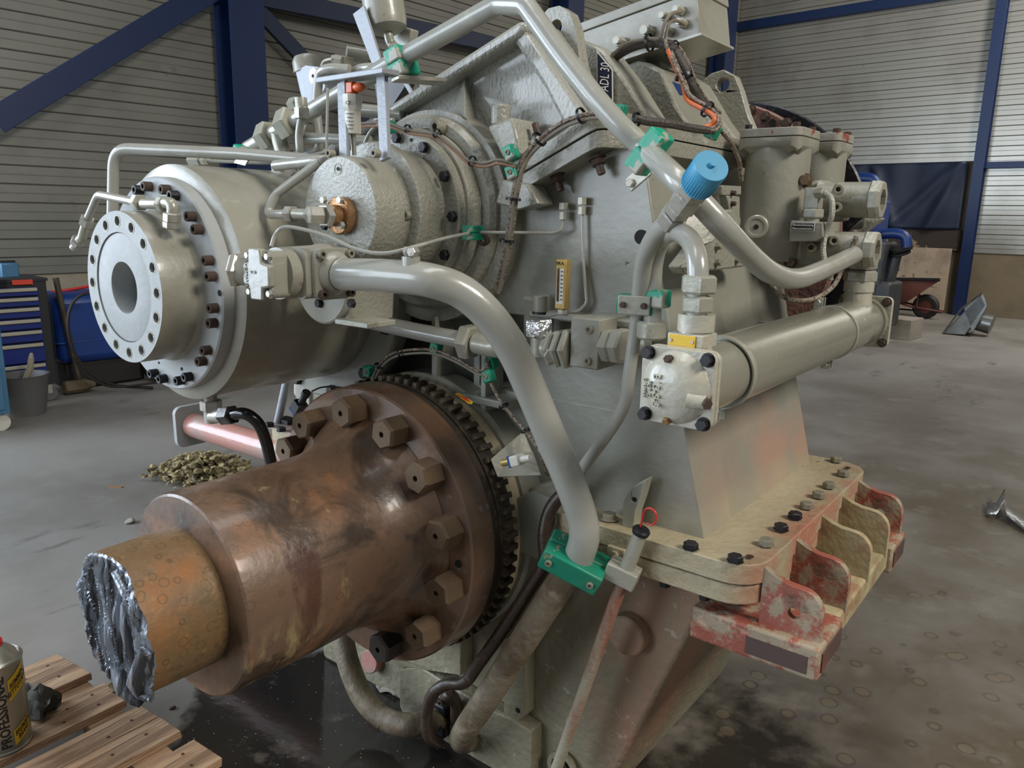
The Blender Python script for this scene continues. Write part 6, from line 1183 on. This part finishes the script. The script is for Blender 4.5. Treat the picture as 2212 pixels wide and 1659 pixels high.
# engine behind the filters
en = thing('blue_engine', 'blue engine block with pipes on a stand, partly hidden behind the filters', 'engine', RM @ Vector((-3.6, 9.9, 0)))
def E(px, py, y=9.9): return RM @ atr(px, py, Y=y)
g = G(); g.box((0, 0, 0), (1.1, .9, 1.0)); M = Matrix.Translation(E(1790, 520)) @ RM; g.v = [M @ v for v in g.v]; part('block', g, BENG, en, bev=.03)
g = G(); g.tube(catmull([E(1800, 386), E(1850, 385), E(1882, 387), E(1893, 398)], 6), .065, 16); part('exhaust_pipe', g, BENG, en)
g = G(); g.tube(catmull([E(1880, 508), E(1930, 504), E(1955, 512), E(1960, 540)], 6), .06, 16); part('water_pipe', g, BENG, en)
g = G(); g.rev([(0, 0), (0, .13), (.03, .13), (.03, 0)], E(1946, 533), (.2, .3, -1), 20); g.rev([(0, 0), (0, .12), (.03, .12), (.03, 0)], E(1943, 543), (.2, .3, -1), 20); part('pipe_flange', g, BOLTB, en)
g = G(); g.tube([E(1938, 545), E(1928, 580), E(1905, 650)], [.06, .07, .07], 14); g.tube([E(1905, 600), E(1935, 578)], .05, 12); part('outlet_leg', g, BENGD, en)
g = G(); g.box((0, 0, 0), (.36, .5, .7)); M = Matrix.Translation(E(1885, 585)) @ RM; g.v = [M @ v for v in g.v]; part('side_housing', g, BENGD, en, bev=.03)
g = G(); g.box((0, 0, 0), (.40, .5, .55)); M = Matrix.Translation(E(1895, 655)) @ RM; g.v = [M @ v for v in g.v]; part('mount', g, BENGD, en, bev=.04)
g = G(); g.box((0, 0, 0), (1.5, .9, .7)); c = E(1750, 640); c.z = .35; M = Matrix.Translation(c) @ RM; g.v = [M @ v for v in g.v]; part('stand', g, BENGD, en, bev=.03)
g = G(); g.cyl(E(1842, 472, 9.3), E(1842, 472, 9.24), .08, n=6); part('flange_nut', g, WHITEP, en)
# debris, foil
dbp = at(440, 1040, Z=0); random.seed(5)
g = G()
for k in range(900):
    p = at(random.gauss(440, 44), random.gauss(1034, 14), Z=0); hh_ = .15*math.exp(-((p.x-dbp.x)**2+(p.y-dbp.y)**2)/.08)
    p.z = .012+random.random()*max(.01, hh_); r = random.uniform(.005, .020)
    g.ball(p, r, 6, (random.uniform(.6, 1.8), random.uniform(.6, 1.6), random.uniform(.5, .9)))
for v in g.v: v += Vector((noise.noise(v*40), noise.noise(v*40+Vector((5, 0, 0))), noise.noise(v*40+Vector((0, 5, 0)))*.6))*.018; v.z = max(v.z, .001)
o = tag(part('insulation_scraps', g, ROCK, kind='stuff', ang=50), 'heap of torn yellow mineral wool scraps on the floor left of the shaft', 'debris')
cable('thin grey wire loop in the mineral wool heap', [at(455, 1012, Z=.05), at(425, 1018, Z=.09), at(418, 1035, Z=.08), at(440, 1045, Z=.05)], .006, GREYC)
def lumps(name, lab, px, py, rs, mt, cat, z=0, sc=(1, 1, .5), sd=0, group=None):
    g = G(); q = at(px, py, Z=z+rs*sc[2]*.8); g.ball(q, rs, 28, sc)
    for v in g.v: v += Vector((noise.noise(v*30+Vector((sd, 0, 0))), noise.noise(v*30+Vector((0, sd, 5))), noise.noise(v*30+Vector((2, 0, sd)))))*rs*.7; v.z = max(v.z, z+.001)
    return tag(part(name, g, mt, ang=40), lab, cat, group)
lumps('stone_chip', 'pale stone chip on the floor left of the shaft collar', 280, 1126, .022, CONC, 'stone', sd=3)
lumps('slag_lump', 'rust-edged slag lump on the pallet edge under the torn shaft end', 262, 1476, .030, ROCK, 'slag', z=.144, sd=8)
lumps('dirty_rag', 'crumpled dark greasy rag on the pallet behind the spray can', 78, 1515, .055, mat('greasy_rag', rgb(60, 58, 50), .8, 0, (), (30, .5)), 'rag', z=.144, sc=(1.1, .8, .6), sd=5)
lumps('gasket_scrap', 'grey whitish scrap on the wet floor by the sump foot', 842, 1488, .030, CONC, 'debris', sc=(1.6, .7, .4), sd=2)
lumps('stone_chip', 'tiny brown chip on the floor beside the shaft collar, near the pallet', 372, 1529, .009, RUSTF, 'stone', sd=7)
g = G(); q = at(250, 1052, Z=.002); g.box(q, (.07, .014, .006), Matrix.Rotation(.6, 3, 'Z')); tag(part('wood_splinter', g, WOODE), 'thin brown wood splinter on the open floor at left', 'splinter')
g = G(); fo = [(2130, 1106, 0), (2150, 1112, .02), (2165, 1098, .06), (2172, 1118, .03), (2185, 1122, .02), (2210, 1140, .01), (2230, 1150, .01)]; nX = len(fo); V_ = []
for k, (x, y, z) in enumerate(fo):
    for s in (-1, 0, 1):
        p = at(x, y+s*13, Z=0); p.z = z+.008+.03*abs(noise.noise(p*9+Vector((k, s, 0)))); V_.append(p)
g.add(V_, [(k*3+j, k*3+j+1, (k+1)*3+j+1, (k+1)*3+j) for k in range(nX-1) for j in range(2)]); o = tag(part('foil_scrap', g, FOIL, ang=20), 'crumpled strip of shiny foil on the floor at the right edge', 'foil'); m = o.modifiers.new('s', 'SOLIDIFY'); m.thickness = .002
# ================================================================== PALLET + CAN
pal = thing('wooden_pallet', 'weathered wooden pallet on the floor at the lower left corner', 'pallet', (-1.95, .4, 0))
PL = [((124, 1412), (196.7, 1453.7)), ((226, 1474), (275.8, 1510)), ((303, 1522.6), (391, 1578)), ((420.4, 1596), (480, 1637))]
for i_, (a, b) in enumerate(PL):
    A_ = at(*a, Z=.144); B_ = at(*b, Z=.144); dn = Vector((.02, -1, 0)).normalized(); L = 1.15
    dv = (B_-A_); 
    if i_ == 2: segs = [(0, .46), (.475, 1)]
    else: segs = [(0, 1)]
    for s0, s1 in segs:
        g = G(); NS = 24; vs_ = []
        for k in range(NS+1):
            for (s, zz_) in ((s0, .144), (s1, .144), (s1, .122), (s0, .122)):
                p = A_+dv*s+dn*(L*k/NS); wv = .0022*noise.noise(Vector((k*.7, s*9, i_*5))); 
                if k == 0: p = p+dn*(.006*noise.noise(Vector((s*31, i_, zz_*200))))
                vs_.append(Vector((p.x+wv, p.y, zz_+wv*.5)))
        fs_ = [(k*4+j, k*4+(j+1) % 4, (k+1)*4+(j+1) % 4, (k+1)*4+j) for k in range(NS) for j in range(4)]+[(0, 3, 2, 1), (NS*4, NS*4+1, NS*4+2, NS*4+3)]
        g.add(vs_, fs_); pk_ = part('plank', g, WOOD, pal, bev=.0015)
    for (u, v) in ((.25, .05), (.7, .06), (.35, .12), (.75, .15)):
        q = A_+dv*u+dn*v; q.z = .1445; g = G(); g.cyl(q, q+Vector((0, 0, .0008)), .004, n=8); part('nail_head', g, RUSTF, pal)
g = G(); c = (at(124, 1412, Z=.144)+at(480, 1637, Z=.144))/2; 
for yy in (.06, .62, 1.10):
    g = G(); g.box((c.x, .86-yy-.02, .110), (.80, .09, .022)); part('cross_board', g, WOOD, pal, bev=.002)
    for xx in (-.34, 0, .34):
        g = G(); g.box((c.x+xx, .86-yy-.02, .060), (.10, .09, .078)); part('block', g, WOOD, pal, bev=.003)
for xx in (-.34, 0, .34):
    g = G(); g.box((c.x+xx, .26, .0105), (.10, 1.2, .019)); part('runner', g, WOOD, pal, bev=.002)
cn = thing('spray_can', 'tall tin aerosol can of cleaner with a red nozzle and yellow labels on the pallet', 'spray can', at(12, 1610, Z=.144))
q = at(10, 1606, Z=.144); R_c = .060; Hc = .235
g = G(); g.rev([(0, 0), (0, .056), (.002, .060), (.007, .0605), (.010, .059), (.012, R_c-.0005), (Hc-.01, R_c-.0005), (Hc-.006, .061), (Hc, .062), (Hc+.003, .060)], q, (0, 0, 1), 64); part('body', g, CANM, cn)
g = G(); g.rev([(Hc+.003, .060), (Hc+.006, .056), (Hc+.003, .054), (Hc+.012, .047), (Hc+.024, .036), (Hc+.032, .026), (Hc+.036, .020), (Hc+.036, 0)], q, (0, 0, 1), 64); part('dome', g, CANM, cn)
g = G(); g.rev([(Hc+.034, .024), (Hc+.046, .024), (Hc+.048, .017), (Hc+.066, .015), (Hc+.066, 0)], q, (0, 0, 1), 28); part('nozzle', g, RED, cn, label='red nozzle')
vdir = atan2(-q.y, -q.x)+radians(0)                      # label faces roughly the workshop side of the camera
def wrap(ang, z, r):                                     # text plane (x along tangent) -> cylinder
    def f(co):
        a = ang+co.x/r; rr = r+co.z; return Vector((rr*cos(a), rr*sin(a), z+co.y))
    return f
def patch(a0, a1, z0, z1, r, mt, nm, slant=0):
    g = G(); n_ = 14; v_ = []
    for k in range(n_+1):
        a = a0+(a1-a0)*k/n_
        for z in (z0, z1): v_.append((r*cos(a)+q.x, r*sin(a)+q.y, q.z+z+slant*(k/n_)))
    g.add(v_, [(2*k, 2*k+2, 2*k+3, 2*k+1) for k in range(n_)]); return part(nm, g, mt, cn)
vd = atan2(CP.y-q.y, CP.x-q.x)
patch(vd+.36, vd+1.15, .140, .195, R_c+.0005, YEL, 'yellow_label', .030); patch(vd+.36, vd+1.15, .020, .060, R_c+.0005, YEL, 'yellow_label', .026)
TQ = Matrix.Translation(q)
def rotw(ang, z, r, rot, sk=0):
    def f(co):
        x, y = (co.x, co.y+co.x*sk) if not rot else (-co.y, co.x); a = ang+x/r; rr = r+co.z; return Vector((rr*cos(a), rr*sin(a), z+y))
    return f
text('print', 'PROFESSIONAL', .031, TQ, BLK, cn, bend=rotw(vd+.09, .115, R_c+.0006, True), depth=.0003, sx=.90, bold=.0005)
for s, z in (('REMMEN', .190), ('NETTOYANT', .172)): text('print', s, .020, TQ, BLK, cn, bend=rotw(vd+.78, z, R_c+.0009, False, .62), depth=.0002, sx=.55, bold=.0002)
for s, z in (('BREMSEN', .062), ('BRAKE', .046)): text('print', s, .019, TQ, BLK, cn, bend=rotw(vd+.78, z, R_c+.0009, False, .55), depth=.0002, sx=.55, bold=.0002)
for k in range(9): patch(vd-.62+k*.03, vd-.62+k*.03+.012, .018, .050, R_c+.0005, BLK, 'barcode')
